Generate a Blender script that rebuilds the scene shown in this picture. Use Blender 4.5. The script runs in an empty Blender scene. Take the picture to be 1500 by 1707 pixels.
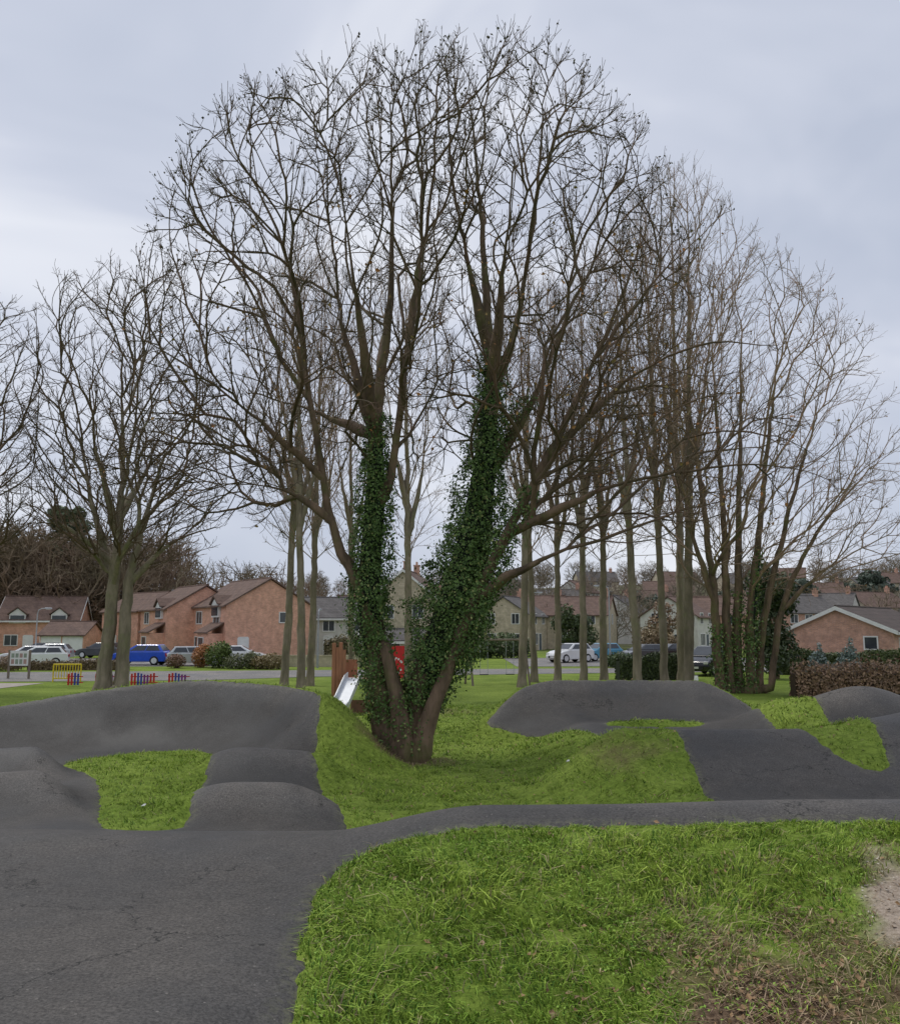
import bpy, math, random, time
import numpy as np
from mathutils import Vector
T0=time.time()
random.seed(7); RNG=np.random.default_rng(7)
scene=bpy.context.scene
COL=scene.collection
R=math.radians

# ------------------------------------------------------------------ helpers
def link(o): COL.objects.link(o); return o
def thing(name,label,cat,loc=(0,0,0),rz=0,group=None):
    e=bpy.data.objects.new(name,None); e.empty_display_size=.3
    e.location=loc; e.rotation_euler=(0,0,rz)
    e["label"]=label; e["category"]=cat
    if group: e["group"]=group
    return link(e)
class MB:
    def __init__(s): s.v=[];s.f=[];s.m=[]
    def add(s,vs,fs,mi=0):
        b=len(s.v); s.v+= [tuple(p) for p in vs]
        for f in fs: s.f.append(tuple(i+b for i in f)); s.m.append(mi)
    def box(s,x0,x1,y0,y1,z0,z1,mi=0):
        s.add([(x0,y0,z0),(x1,y0,z0),(x1,y1,z0),(x0,y1,z0),(x0,y0,z1),(x1,y0,z1),(x1,y1,z1),(x0,y1,z1)],
          [(0,3,2,1),(4,5,6,7),(0,1,5,4),(1,2,6,5),(2,3,7,6),(3,0,4,7)],mi)
    def hexa(s,p,mi=0):
        s.add(p,[(0,3,2,1),(4,5,6,7),(0,1,5,4),(1,2,6,5),(2,3,7,6),(3,0,4,7)],mi)
    def cyl(s,a,b,r0,r1=None,n=8,mi=0,caps=True):
        if r1 is None: r1=r0
        a=Vector(a);b=Vector(b);d=(b-a).normalized()
        p=d.cross(Vector((0,0,1)) if abs(d.z)<.9 else Vector((1,0,0))).normalized();q=d.cross(p)
        vs=[];
        for c,r in((a,r0),(b,r1)):
            for i in range(n):
                t=2*math.pi*i/n; vs.append(c+p*math.cos(t)*r+q*math.sin(t)*r)
        fs=[(i,(i+1)%n,n+(i+1)%n,n+i) for i in range(n)]
        if caps: fs+= [tuple(range(n-1,-1,-1)),tuple(range(n,2*n))]
        s.add(vs,fs,mi)
    def path(s,pts,r,n=8,mi=0):
        for a,b in zip(pts[:-1],pts[1:]): s.cyl(a,b,r,r,n,mi)
    def extr(s,prof,y0,y1,mi=0):
        n=len(prof)
        vs=[(x,y0,z) for x,z in prof]+[(x,y1,z) for x,z in prof]
        fs=[tuple(range(n)),tuple(range(2*n-1,n-1,-1))]+[(i,n+i,n+(i+1)%n,(i+1)%n) for i in range(n)]
        s.add(vs,fs,mi)
    def make(s,name,mats,parent=None,bevel=0,smooth=False,seg=2):
        me=bpy.data.meshes.new(name); me.from_pydata(s.v,[],s.f)
        for m in (mats if isinstance(mats,(list,tuple)) else [mats]): me.materials.append(m)
        me.polygons.foreach_set('material_index',s.m)
        me.update()
        import bmesh
        bm=bmesh.new(); bm.from_mesh(me); bmesh.ops.recalc_face_normals(bm,faces=bm.faces); bm.to_mesh(me); bm.free()
        if smooth: me.polygons.foreach_set('use_smooth',[True]*len(me.polygons))
        o=link(bpy.data.objects.new(name,me))
        if parent: o.parent=parent
        if bevel:
            m=o.modifiers.new('b','BEVEL'); m.width=bevel; m.segments=seg; m.limit_method='ANGLE'
        return o
def np_mesh(name,V,F,mat,parent=None,col=None,smooth=False,attrs=None,stuff=False):
    V=np.asarray(V,dtype=np.float32); F=np.asarray(F,dtype=np.int32)
    me=bpy.data.meshes.new(name); k=F.shape[1]
    me.vertices.add(len(V)); me.vertices.foreach_set('co',V.ravel())
    me.loops.add(F.size); me.loops.foreach_set('vertex_index',F.ravel())
    me.polygons.add(len(F)); me.polygons.foreach_set('loop_start',np.arange(0,F.size,k,dtype=np.int32))
    me.polygons.foreach_set('use_smooth',np.full(len(F),smooth))
    me.update(calc_edges=True)
    if col is not None:
        a=me.color_attributes.new('Col','FLOAT_COLOR','POINT')
        c=np.ones((len(V),4),np.float32); c[:,:3]=col; a.data.foreach_set('color',c.ravel())
    for kx,val in (attrs or {}).items():
        a=me.attributes.new(kx,'FLOAT','POINT'); a.data.foreach_set('value',np.asarray(val,np.float32))
    me.materials.append(mat)
    o=link(bpy.data.objects.new(name,me))
    if parent: o.parent=parent
    if stuff: o["kind"]="stuff"
    return o
def dup(root,loc,rz=0,sc=(1,1,1),label=None):
    n=root.copy(); link(n); n.location=loc; n.rotation_euler=(0,0,rz); n.scale=sc
    if label: n["label"]=label
    made=set()
    def rec(o,p):
        for c in list(o.children):
            if c.name in made: continue
            k=c.copy(); link(k); k.parent=p; made.add(k.name); rec(c,k)
    rec(root,n); return n

# ------------------------------------------------------------------ materials
def newmat(name):
    m=bpy.data.materials.new(name); m.use_nodes=True
    nt=m.node_tree; b=nt.nodes['Principled BSDF']; return m,nt,b
def N(nt,t,**k):
    n=nt.nodes.new(t)
    for a,v in k.items():
        if a in n.inputs.keys(): n.inputs[a].default_value=v
        else: setattr(n,a,v)
    return n
def mat(name,c,rough=.7,c2=None,sc=3,metal=0,bump=0,bsc=None,spec=.3,stretch=(1,1,1),coat=0):
    m,nt,b=newmat(name); L=nt.links.new
    b.inputs['Roughness'].default_value=rough; b.inputs['Metallic'].default_value=metal
    b.inputs['Specular IOR Level'].default_value=spec; b.inputs['Coat Weight'].default_value=coat
    if c2 is None: c2=tuple(x*.8 for x in c)
    tc=N(nt,'ShaderNodeTexCoord'); mp=N(nt,'ShaderNodeMapping',Scale=stretch); L(tc.outputs['Object'],mp.inputs[0])
    no=N(nt,'ShaderNodeTexNoise',Scale=sc,Detail=3,Roughness=.65); L(mp.outputs[0],no.inputs['Vector'])
    cr=N(nt,'ShaderNodeValToRGB'); cr.color_ramp.elements[0].position=.35; cr.color_ramp.elements[1].position=.68
    cr.color_ramp.elements[0].color=(*c2,1); cr.color_ramp.elements[1].color=(*c,1)
    L(no.outputs['Fac'],cr.inputs[0]); L(cr.outputs[0],b.inputs['Base Color'])
    if bump:
        n2=N(nt,'ShaderNodeTexNoise',Scale=bsc or sc*4,Detail=3); L(mp.outputs[0],n2.inputs['Vector'])
        bp=N(nt,'ShaderNodeBump',Strength=bump,Distance=.05); L(n2.outputs['Fac'],bp.inputs['Height']); L(bp.outputs[0],b.inputs['Normal'])
    return m
def colmat(name,rough=.6,spec=.3):
    m,nt,b=newmat(name); L=nt.links.new
    a=N(nt,'ShaderNodeVertexColor',layer_name='Col'); L(a.outputs[0],b.inputs['Base Color'])
    b.inputs['Roughness'].default_value=rough; b.inputs['Specular IOR Level'].default_value=spec
    return m
def brickmat(name,c1,c2,mortar,sc=1.0,bw=.225,bh=.075,rough=.85):
    m,nt,b=newmat(name); L=nt.links.new
    tc=N(nt,'ShaderNodeTexCoord'); sp=N(nt,'ShaderNodeSeparateXYZ'); L(tc.outputs['Object'],sp.inputs[0])
    ad=N(nt,'ShaderNodeMath',operation='ADD'); L(sp.outputs[0],ad.inputs[0]); L(sp.outputs[1],ad.inputs[1])
    cb=N(nt,'ShaderNodeCombineXYZ'); L(ad.outputs[0],cb.inputs[0]); L(sp.outputs[2],cb.inputs[1])
    br=N(nt,'ShaderNodeTexBrick',Scale=sc); br.inputs['Brick Width'].default_value=bw; br.inputs['Row Height'].default_value=bh
    br.inputs['Mortar Size'].default_value=.008; br.inputs['Color1'].default_value=(*c1,1); br.inputs['Color2'].default_value=(*c2,1); br.inputs['Mortar'].default_value=(*mortar,1)
    L(cb.outputs[0],br.inputs['Vector'])
    no=N(nt,'ShaderNodeTexNoise',Scale=1.6,Detail=6,Roughness=.75); L(tc.outputs['Object'],no.inputs['Vector'])
    mr=N(nt,'ShaderNodeMapRange'); mr.inputs[1].default_value=.25; mr.inputs[2].default_value=.75; mr.inputs[3].default_value=.62; mr.inputs[4].default_value=1.3; L(no.outputs['Fac'],mr.inputs[0])
    mx=N(nt,'ShaderNodeMixRGB',blend_type='MULTIPLY'); mx.inputs[0].default_value=1; L(br.outputs[0],mx.inputs[1]); L(mr.outputs[0],mx.inputs[2])
    L(mx.outputs[0],b.inputs['Base Color']); b.inputs['Roughness'].default_value=rough; b.inputs['Specular IOR Level'].default_value=.2
    return m
M={}
def bark_main(name,a,b2,moss):
    m=mat(name,a,.9,b2,2.6,bump=.9,bsc=14,stretch=(1,1,.3))
    nt=m.node_tree; L=nt.links.new; b=nt.nodes['Principled BSDF']; src=b.inputs['Base Color'].links[0].from_socket
    tc=N(nt,'ShaderNodeTexCoord'); n=N(nt,'ShaderNodeTexNoise',Scale=1.1,Detail=4,Roughness=.7); L(tc.outputs['Object'],n.inputs['Vector'])
    cr=N(nt,'ShaderNodeValToRGB'); cr.color_ramp.elements[0].position=.5; cr.color_ramp.elements[1].position=.64; L(n.outputs['Fac'],cr.inputs[0])
    mu=N(nt,'ShaderNodeMath',operation='MULTIPLY'); mu.inputs[1].default_value=.6; L(cr.outputs[0],mu.inputs[0])
    mx=N(nt,'ShaderNodeMixRGB'); mx.inputs[2].default_value=(*moss,1); L(mu.outputs[0],mx.inputs[0]); L(src,mx.inputs[1]); L(mx.outputs[0],b.inputs['Base Color'])
    return m
M['bark']=bark_main('bark dark mossy',(.23,.155,.105),(.08,.058,.038),(.12,.13,.04))
M['barkg']=bark_main('bark grey brown',(.31,.255,.19),(.16,.135,.095),(.19,.195,.09))
M['twig']=mat('twig bark',(.155,.098,.065),.85,(.08,.066,.034),1.2)
M['twigg']=mat('twig bark light',(.34,.225,.16),.85,(.2,.155,.1),1.0)
M['leaf']=colmat('leaf',.5,.35)
M['ivy']=colmat('ivy leaf',.5,.22)
M['grass']=colmat('grass blade',.6,.12)
M['white']=mat('white paint',(.78,.78,.76),.5,(.68,.68,.66),2)
M['glass']=mat('window glass',(.06,.07,.08),.12,(.03,.035,.045),.7,spec=.6)
M['pinkbrick']=brickmat('pink brick',(.76,.39,.26),(.62,.30,.20),(.58,.47,.4))
M['redbrick']=brickmat('red brick',(.62,.33,.22),(.46,.24,.17),(.5,.42,.37))
M['stone']=brickmat('cream stone',(.56,.48,.36),(.46,.40,.29),(.38,.33,.26),bw=.5,bh=.22)
M['render']=mat('pale render',(.64,.62,.57),.85,(.54,.52,.48),1.5)
M['roofbrown']=brickmat('brown roof tiles',(.18,.12,.095),(.14,.095,.08),(.07,.05,.04),bw=.33,bh=.3)
M['roofgrey']=brickmat('grey roof slates',(.15,.14,.135),(.12,.11,.105),(.06,.06,.06),bw=.33,bh=.3)
M['roofdark']=brickmat('dark brown roof tiles',(.11,.085,.075),(.085,.068,.06),(.04,.035,.03),bw=.33,bh=.3)
M['wood']=mat('timber',(.24,.13,.08),.75,(.15,.08,.05),5,stretch=(1,1,.2),bump=.2)
M['redwood']=mat('red timber',(.42,.19,.11),.7,(.28,.125,.07),5,stretch=(1,1,.2),bump=.2)
M['greywood']=mat('weathered timber',(.28,.23,.18),.85,(.16,.13,.10),6,stretch=(1,1,.2),bump=.2)
M['metal']=mat('galvanised metal',(.42,.44,.46),.4,(.33,.34,.36),5,metal=.6)
M['steel']=mat('brushed steel',(.7,.72,.75),.3,(.6,.62,.65),4,metal=.3)
M['black']=mat('black rubber',(.02,.02,.021),.7,(.014,.014,.015),8)
M['plastic']=mat('dark trim',(.035,.035,.038),.5,(.025,.025,.027),5)
M['red']=mat('red paint',(.65,.035,.035),.45,(.5,.03,.03),3)
M['blue']=mat('blue paint',(.05,.08,.42),.45,(.04,.06,.33),3)
M['purple']=mat('purple paint',(.25,.05,.3),.45,(.19,.04,.23),3)
M['yellow']=mat('yellow paint',(.8,.62,.03),.45,(.68,.5,.03),3)
M['cardark']=mat('black car paint',(.018,.02,.024),.25,(.014,.016,.02),2,coat=.6)
M['carwhite']=mat('white car paint',(.76,.77,.78),.3,(.7,.71,.72),2,coat=.6)
M['carblue']=mat('blue car paint',(.02,.09,.6),.25,(.018,.08,.5),2,coat=.6)
M['carlight']=mat('light blue car paint',(.12,.34,.5),.3,(.1,.3,.44),2,coat=.6)
M['carsilver']=mat('silver car paint',(.5,.52,.54),.3,(.42,.44,.46),2,metal=.3,coat=.5)
M['cargrey']=mat('grey car paint',(.08,.085,.095),.3,(.06,.065,.07),2,coat=.5)
M['lampglass']=mat('lamp glass',(.75,.76,.74),.2,(.6,.6,.58),6,spec=.6)
M['tail']=mat('tail lamp',(.4,.02,.02),.25,(.3,.02,.02),6)
M['door']=mat('painted door',(.07,.1,.12),.5,(.05,.07,.09),3)

def ground_material():
    m,nt,b=newmat('turf'); L=nt.links.new
    tc=N(nt,'ShaderNodeTexCoord')
    n1=N(nt,'ShaderNodeTexNoise',Scale=.35,Detail=6,Roughness=.7); L(tc.outputs['Object'],n1.inputs['Vector'])
    c1=N(nt,'ShaderNodeValToRGB'); e=c1.color_ramp.elements; e[0].position=.35; e[1].position=.65; e[0].color=(.14,.215,.034,1); e[1].color=(.275,.37,.075,1)
    L(n1.outputs['Fac'],c1.inputs[0])
    n2=N(nt,'ShaderNodeTexNoise',Scale=9,Detail=5,Roughness=.8); L(tc.outputs['Object'],n2.inputs['Vector'])
    c2=N(nt,'ShaderNodeValToRGB'); e=c2.color_ramp.elements; e[0].position=.3; e[1].position=.7; e[0].color=(.4,.42,.36,1); e[1].color=(1.2,1.15,1.05,1)
    L(n2.outputs['Fac'],c2.inputs[0])
    mx=N(nt,'ShaderNodeMixRGB',blend_type='MULTIPLY'); mx.inputs[0].default_value=1; L(c1.outputs[0],mx.inputs[1]); L(c2.outputs[0],mx.inputs[2])
    at=N(nt,'ShaderNodeAttribute',attribute_name='soil')
    n3=N(nt,'ShaderNodeTexNoise',Scale=30,Detail=4,Roughness=.8); L(tc.outputs['Object'],n3.inputs['Vector'])
    c3=N(nt,'ShaderNodeValToRGB'); e=c3.color_ramp.elements; e[0].position=.35;e[1].position=.65; e[0].color=(.06,.038,.024,1); e[1].color=(.21,.145,.095,1); L(n3.outputs['Fac'],c3.inputs[0])
    mx2=N(nt,'ShaderNodeMixRGB'); L(at.outputs['Fac'],mx2.inputs[0]); L(mx.outputs[0],mx2.inputs[1]); L(c3.outputs[0],mx2.inputs[2])
    at2=N(nt,'ShaderNodeAttribute',attribute_name='sand')
    c4=N(nt,'ShaderNodeValToRGB'); e=c4.color_ramp.elements; e[0].position=.3;e[1].position=.7; e[0].color=(.2,.15,.11,1); e[1].color=(.5,.42,.34,1); L(n3.outputs['Fac'],c4.inputs[0])
    mx3=N(nt,'ShaderNodeMixRGB'); L(at2.outputs['Fac'],mx3.inputs[0]); L(mx2.outputs[0],mx3.inputs[1]); L(c4.outputs[0],mx3.inputs[2])
    sp=N(nt,'ShaderNodeSeparateXYZ'); L(tc.outputs['Object'],sp.inputs[0]); mr=N(nt,'ShaderNodeMapRange'); mr.inputs[1].default_value=90; mr.inputs[2].default_value=130; L(sp.outputs[1],mr.inputs[0])
    mx4=N(nt,'ShaderNodeMixRGB'); mx4.inputs[2].default_value=(.10,.105,.055,1); L(mr.outputs[0],mx4.inputs[0]); L(mx3.outputs[0],mx4.inputs[1])
    L(mx4.outputs[0],b.inputs['Base Color']); b.inputs['Roughness'].default_value=.95; b.inputs['Specular IOR Level'].default_value=.1
    bp=N(nt,'ShaderNodeBump',Strength=.7,Distance=.06); L(n2.outputs['Fac'],bp.inputs['Height']); L(bp.outputs[0],b.inputs['Normal'])
    return m
def asphalt_material(name,base=1.0):
    m,nt,b=newmat(name); L=nt.links.new
    tc=N(nt,'ShaderNodeTexCoord')
    def noise(s,d=4,r=.7):
        n=N(nt,'ShaderNodeTexNoise',Scale=s,Detail=d,Roughness=r); L(tc.outputs['Object'],n.inputs['Vector']); return n
    def ramp(n,p0,c0,p1,c1):
        c=N(nt,'ShaderNodeValToRGB'); e=c.color_ramp.elements; e[0].position=p0;e[1].position=p1; e[0].color=(*c0,1);e[1].color=(*c1,1); L(n.outputs['Fac'],c.inputs[0]); return c
    def mul(a,b_):
        x=N(nt,'ShaderNodeMixRGB',blend_type='MULTIPLY'); x.inputs[0].default_value=1; L(a.outputs[0],x.inputs[1]); L(b_.outputs[0],x.inputs[2]); return x
    n1=noise(.45,6,.6)
    c1=ramp(n1,.38,(.038*base,.037*base,.037*base),.64,(.074*base,.068*base,.063*base))
    nm=noise(4,5,.7); cm=ramp(nm,.3,(.85,.85,.85),.72,(1.15,1.15,1.14))
    n2=noise(45,3,.85); c2=ramp(n2,.34,(.45,.45,.45),.70,(1.8,1.78,1.75))
    mx=mul(mul(c1,cm),c2)
    vo=N(nt,'ShaderNodeTexVoronoi',Scale=9); L(tc.outputs['Object'],vo.inputs['Vector'])
    lt=N(nt,'ShaderNodeMath',operation='LESS_THAN'); lt.inputs[1].default_value=.07; L(vo.outputs['Distance'],lt.inputs[0])
    m5=N(nt,'ShaderNodeMath',operation='MULTIPLY'); m5.inputs[1].default_value=.4; L(lt.outputs[0],m5.inputs[0])
    mx2=N(nt,'ShaderNodeMixRGB'); mx2.inputs[2].default_value=(.3,.28,.25,1); L(m5.outputs[0],mx2.inputs[0]); L(mx.outputs[0],mx2.inputs[1])
    vc=N(nt,'ShaderNodeTexVoronoi',feature='DISTANCE_TO_EDGE',Scale=.6)
    nw=noise(2.5,4)
    va=N(nt,'ShaderNodeMixRGB',blend_type='LINEAR_LIGHT'); va.inputs[0].default_value=.35; L(tc.outputs['Object'],va.inputs[1]); L(nw.outputs['Color'],va.inputs[2]); L(va.outputs[0],vc.inputs['Vector'])
    l2=N(nt,'ShaderNodeMath',operation='LESS_THAN'); l2.inputs[1].default_value=.005; L(vc.outputs['Distance'],l2.inputs[0])
    gt=N(nt,'ShaderNodeMath',operation='GREATER_THAN'); gt.inputs[1].default_value=.54; L(n1.outputs['Fac'],gt.inputs[0])
    ml=N(nt,'ShaderNodeMath',operation='MULTIPLY'); L(l2.outputs[0],ml.inputs[0]); L(gt.outputs[0],ml.inputs[1])
    mh=N(nt,'ShaderNodeMath',operation='MULTIPLY'); mh.inputs[1].default_value=.85; L(ml.outputs[0],mh.inputs[0])
    mx3=N(nt,'ShaderNodeMixRGB'); mx3.inputs[2].default_value=(.012,.012,.011,1); L(mh.outputs[0],mx3.inputs[0]); L(mx2.outputs[0],mx3.inputs[1])
    at=N(nt,'ShaderNodeAttribute',attribute_name='edge')
    n4=noise(12,4); r4=ramp(n4,.45,(0,0,0),.6,(1,1,1))
    me_=N(nt,'ShaderNodeMath',operation='MULTIPLY'); L(at.outputs['Fac'],me_.inputs[0]); L(r4.outputs[0],me_.inputs[1])
    mx4=N(nt,'ShaderNodeMixRGB'); mx4.inputs[2].default_value=(.12,.12,.075,1); L(me_.outputs[0],mx4.inputs[0]); L(mx3.outputs[0],mx4.inputs[1])
    # dust and painted relief shading lighten the crests, painted shade darkens the hollows
    aw=N(nt,'ShaderNodeAttribute',attribute_name='dust_and_shade')
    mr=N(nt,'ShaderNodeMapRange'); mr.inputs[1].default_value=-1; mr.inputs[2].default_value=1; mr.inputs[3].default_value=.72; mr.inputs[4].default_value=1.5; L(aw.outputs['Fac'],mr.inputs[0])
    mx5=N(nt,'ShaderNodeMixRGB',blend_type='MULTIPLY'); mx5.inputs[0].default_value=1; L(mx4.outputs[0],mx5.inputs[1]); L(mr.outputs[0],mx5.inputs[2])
    L(mx5.outputs[0],b.inputs['Base Color'])
    rr=N(nt,'ShaderNodeMapRange'); rr.inputs[1].default_value=.38; rr.inputs[2].default_value=.62; rr.inputs[3].default_value=.52; rr.inputs[4].default_value=.8; L(n1.outputs['Fac'],rr.inputs[0]); L(rr.outputs[0],b.inputs['Roughness'])
    b.inputs['Specular IOR Level'].default_value=.3
    bp=N(nt,'ShaderNodeBump',Strength=.55,Distance=.012); L(n2.outputs['Fac'],bp.inputs['Height']); L(bp.outputs[0],b.inputs['Normal'])
    return m
M['turf']=ground_material(); M['asphalt']=asphalt_material('asphalt'); M['road']=asphalt_material('road tarmac',3.0)

# ------------------------------------------------------------------ terrain
def ss(a,b,x): t=np.clip((x-a)/(b-a),0,1); return t*t*(3-2*t)
def prof(y,xs,zs,w=.45):
    return sum(np.interp(y+d,xs,zs) for d in np.linspace(-w,w,5))/5
def wob(x,y):
    return (np.sin(1.1*x+.7*y+1)+np.sin(-.9*x+1.6*y+2.3)+np.sin(2.1*x+.4*y)+np.sin(.5*x-2.3*y+.8))/4
def berm(x,y,cx,cy,rin,rt,A,t0,t1,f,outer=2.0,tm=70,fall=.0,pw=2.3):
    dx=x-cx;dy=y-cy;r=np.hypot(dx,dy);th=np.degrees(np.arctan2(dy,dx)); th=np.where(th<-90,th+360,th)
    k=np.clip((r-rin)/(rt-rin),0,1)**pw*(1-ss(rt+.02,rt+outer,r))
    Ah=A*(1-fall*ss(tm,tm+85,th))
    return Ah*k*ss(t0-f,t0+f,th)*(1-ss(t1-f,t1+f,th))
def H(x,y):
    x=np.asarray(x,float); y=np.asarray(y,float)
    zl=prof(y,[-5,0,4,6,7.2,8.5,9.6,10.8,12.2,14,20,24,32],[1.35,1.3,1.15,.98,.90,1.02,.84,.48,.24,.10,.06,.25,0],.4)
    xr=-3.4+np.interp(y,[11,13.5,17.5],[1.0,.7,0])
    lane=np.exp(-((x-xr)/1.45)**4)
    xl=np.interp(y,[11,13,18.5,30],[-6.3,-6.9,-9.6,-10]); lanel=ss(.0,.9,xl+1.4-x+.4)
    def rol(c,w,a): return a*np.exp(-(np.abs(y-c)/w)**2.1)
    zl=zl+lane*(rol(13.5,.75,.50)+rol(16.9,.75,.55))+lanel*(rol(14.1,.8,.47)+rol(17.2,.8,.53))+.24*np.exp(-(((x+5.9)/2.0)**2+((y-16.5)/4.2)**2))
    zr=prof(y,[-5,0,3.5,5,7.0,7.75,8.15,8.5,8.8,9.05,9.4,11.0,15,60],[.7,.62,.36,.68,1.10,1.14,1.19,1.28,1.26,1.16,.92,.05,0,0],.08)
    zr=zr+.05*ss(1.5,3.5,x)*ss(6.0,7.0,y)*ss(9.6,9.0,y)-.12*ss(1.5,4.5,x)*ss(6.6,5,y)+(.07*wob(x*2.2+1,y*2.0))*ss(7.5,6.8,y)
    w=ss(-1.5,.4,x+.06*(y-8.5)*(y>8.5)); near=ss(9,11,y)
    wf=ss(-2.6,-.6,x)
    w=w*(1-near)+wf*near
    z=zl*(1-w)+zr*w
    z3=prof(y,[9.05,9.4,10.6,14.2,16.3,16.9,18.0,20,22.3,23.5,32],[1.18,.9,.34,.34,1.0,1.09,.44,.44,.52,.5,0],.22)
    w3=ss(1.2,3.4,x+.25*np.sin(y*1.3))*ss(9.4,10.4,y)*(1-ss(14,22,x))
    z=z*(1-w3)+z3*w3
    z=z+berm(x,y,-7.6,17.3,3.1,5.25,1.42,14,152,12,fall=.45,pw=1.8)
    z=z+berm(x,y,4.7,20.9,2.75,4.75,1.06,48,138,15,pw=1.6,outer=1.6)
    z=z+.10*np.exp(-(((x-4.9)/1.3)**2+((y-22.4)/.4)**2))
    z=z+1.0*np.exp(-(((x-10.2)/1.9)**2+((y-22.0)/1.0)**2))+.8*np.exp(-(((x-9.8)/1.7)**2+((y-17.8)/.8)**2))
    z=z+.55*np.exp(-(((x-7.95)/.8)**2+((y-20.3)/2.6)**2))
    z=z+.012*wob(x,y)*(1-ss(28,34,y))
    z=z*(1-ss(30,36,y))
    z=z+19*ss(116,330,y)*(.75+.25*np.sin(x*.012+.2))
    return z
def H1(x,y): return float(H(np.array([x]),np.array([y]))[0])
def chaikin(p,k=2):
    p=np.array(p,float)
    for _ in range(k):
        q=np.roll(p,-1,0); a=.75*p+.25*q; b=.25*p+.75*q
        p=np.empty((2*len(a),2)); p[0::2]=a; p[1::2]=b
    return p
def sdf_poly(X,Y,poly):
    d=np.full(X.shape,1e9); inside=np.zeros(X.shape,bool)
    q=np.roll(poly,-1,0)
    for (ax,ay),(bx,by) in zip(poly,q):
        ex,ey=bx-ax,by-ay; wx,wy=X-ax,Y-ay
        t=np.clip((wx*ex+wy*ey)/(ex*ex+ey*ey+1e-12),0,1)
        d=np.minimum(d,(wx-ex*t)**2+(wy-ey*t)**2)
        c=((ay>Y)!=(by>Y)); 
        if ay!=by: inside^= c&(X<(bx-ax)*(Y-ay)/(by-ay)+ax)
    d=np.sqrt(d); return np.where(inside,-d,d)
def arc(cx,cy,r,t0,t1,n=14): return [(cx+r*math.cos(R(t)),cy+r*math.sin(R(t))) for t in np.linspace(t0,t1,n)]
leftpoly=[(-.6,-3),(-.65,2),(-.75,4.5),(-.95,5.8),(-1.05,7.2),(-.85,7.85),(-.3,8.12),(1,8.15),(4.1,8.15),(9,8.15),(9,9.8),(3.2,9.1),(-.3,9.15),(-1.1,10.2),(-1.3,12),(-1.6,13.4),(-2.1,15.3),(-2.75,17.4),(-2.75,18.6)]+arc(-7.6,17.3,5.35,28,165,16)+[(-13,10),(-12,-3)]
hole1=[(-8.3,19.0),(-7.2,20.2),(-5.4,20.1),(-4.75,18.5),(-4.35,15.8),(-3.9,13.6),(-3.55,12.3),(-4.0,11.7),(-4.7,12.0),(-5.5,14.2),(-6.4,16.2),(-7.6,17.9)]
rightpoly=[(3.6,8.9),(4.35,10.8),(4.3,12.6),(3.95,13.9),(4.25,16.2),(4.15,17.6),(3.9,19.2),(3.4,21.2),(2.6,22.5),(1.7,23.5)]+arc(4.7,20.9,4.85,142,42,14)+[(7.7,22.6),(7.3,19.8),(6.6,17.3),(6.7,15.4),(7.2,14.8),(7.7,15.6),(8.6,19.5),(9.0,21.6),(9.2,23.3),(11.2,23.5),(11.2,21.6),(12.6,19.5),(14,15),(13,9),(9,8.15),(6,8.2)]
hole2=[(3.7,22.1),(4.3,22.9),(5.3,23.1),(6.5,22.8),(6.3,22.0),(4.9,21.9)]
def SD(X,Y):
    a=sdf_poly(X,Y,chaikin(leftpoly)); a=np.maximum(a,-sdf_poly(X,Y,chaikin(hole1)))
    b=sdf_poly(X,Y,chaikin(rightpoly)); b=np.maximum(b,-sdf_poly(X,Y,chaikin(hole2)))
    return np.minimum(a,b)
GX0,GX1,GY0,GY1,GS=-15,15.5,-4,30,.1
gx=np.arange(GX0,GX1+1e-6,GS); gy=np.arange(GY0,GY1+1e-6,GS)
GXX,GYY=np.meshgrid(gx,gy,indexing='ij')
SG=SD(GXX,GYY)
SG=SG+.03*np.sin(GXX*7+GYY*3)*np.sin(GYY*8-GXX*2)+.025*np.sin(GXX*17+1)*np.sin(GYY*15)
def sd(x,y):
    i=np.clip((x-GX0)/GS,0,len(gx)-1.001); j=np.clip((y-GY0)/GS,0,len(gy)-1.001)
    a=i.astype(int);b=j.astype(int);u=i-a;v=j-b
    s=SG[a,b]*(1-u)*(1-v)+SG[a+1,b]*u*(1-v)+SG[a,b+1]*(1-u)*v+SG[a+1,b+1]*u*v
    out=(x<GX0)|(x>GX1)|(y<GY0)|(y>GY1)
    return np.where(out,3.0,s)
def soilf(x,y):
    n=.5*wob(x*3,y*3)+.35*wob(x*9,y*7)
    a=1-np.clip(np.hypot((x-2.05)/.95,(y-5.2)/1.3)+n,0,1.6)
    tb=1.5*(1-np.clip(np.hypot((x+.95)/1.2,(y-19.6)/.9)+n*.6,0,1))
    pl=1.2*(1-np.clip(np.hypot((x-(-3))/4,(y-31)/2.2)+n*.6,0,1))
    rm=.6*(1-np.clip(np.hypot((x-3.1)/.8,(y-15.8)/.9)+n,0,1))
    return np.clip(np.maximum.reduce([a*1.5,tb,pl,rm]),0,1)
def sandf(x,y):
    n=.3*wob(x*3,y*3)+.2*wob(x*11,y*9)
    return np.clip(2.5*(1-np.clip(np.hypot((x-3.28-.28*(y-6.7))/.33,(y-6.5)/1.0)+n,0,1)),0,1)
def grow(a,b,s,q=1.13):
    r=[];v=a
    while abs(v)<abs(b): s*=q; v=v+(s if b>a else -s); r.append(v)
    return r
xs=np.array(sorted(list(gx)+grow(GX1,2600,.12)+grow(GX0,-2600,.12)))
ys=np.array(sorted(list(gy)+grow(GY1,3000,.12)+grow(GY0,-400,.2,1.3)))
XX,YY=np.meshgrid(xs,ys,indexing='ij'); S=sd(XX,YY); HH=H(XX,YY)
ZZ=HH+np.clip(S*.5,-.12,.035)*(YY<35)
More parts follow.
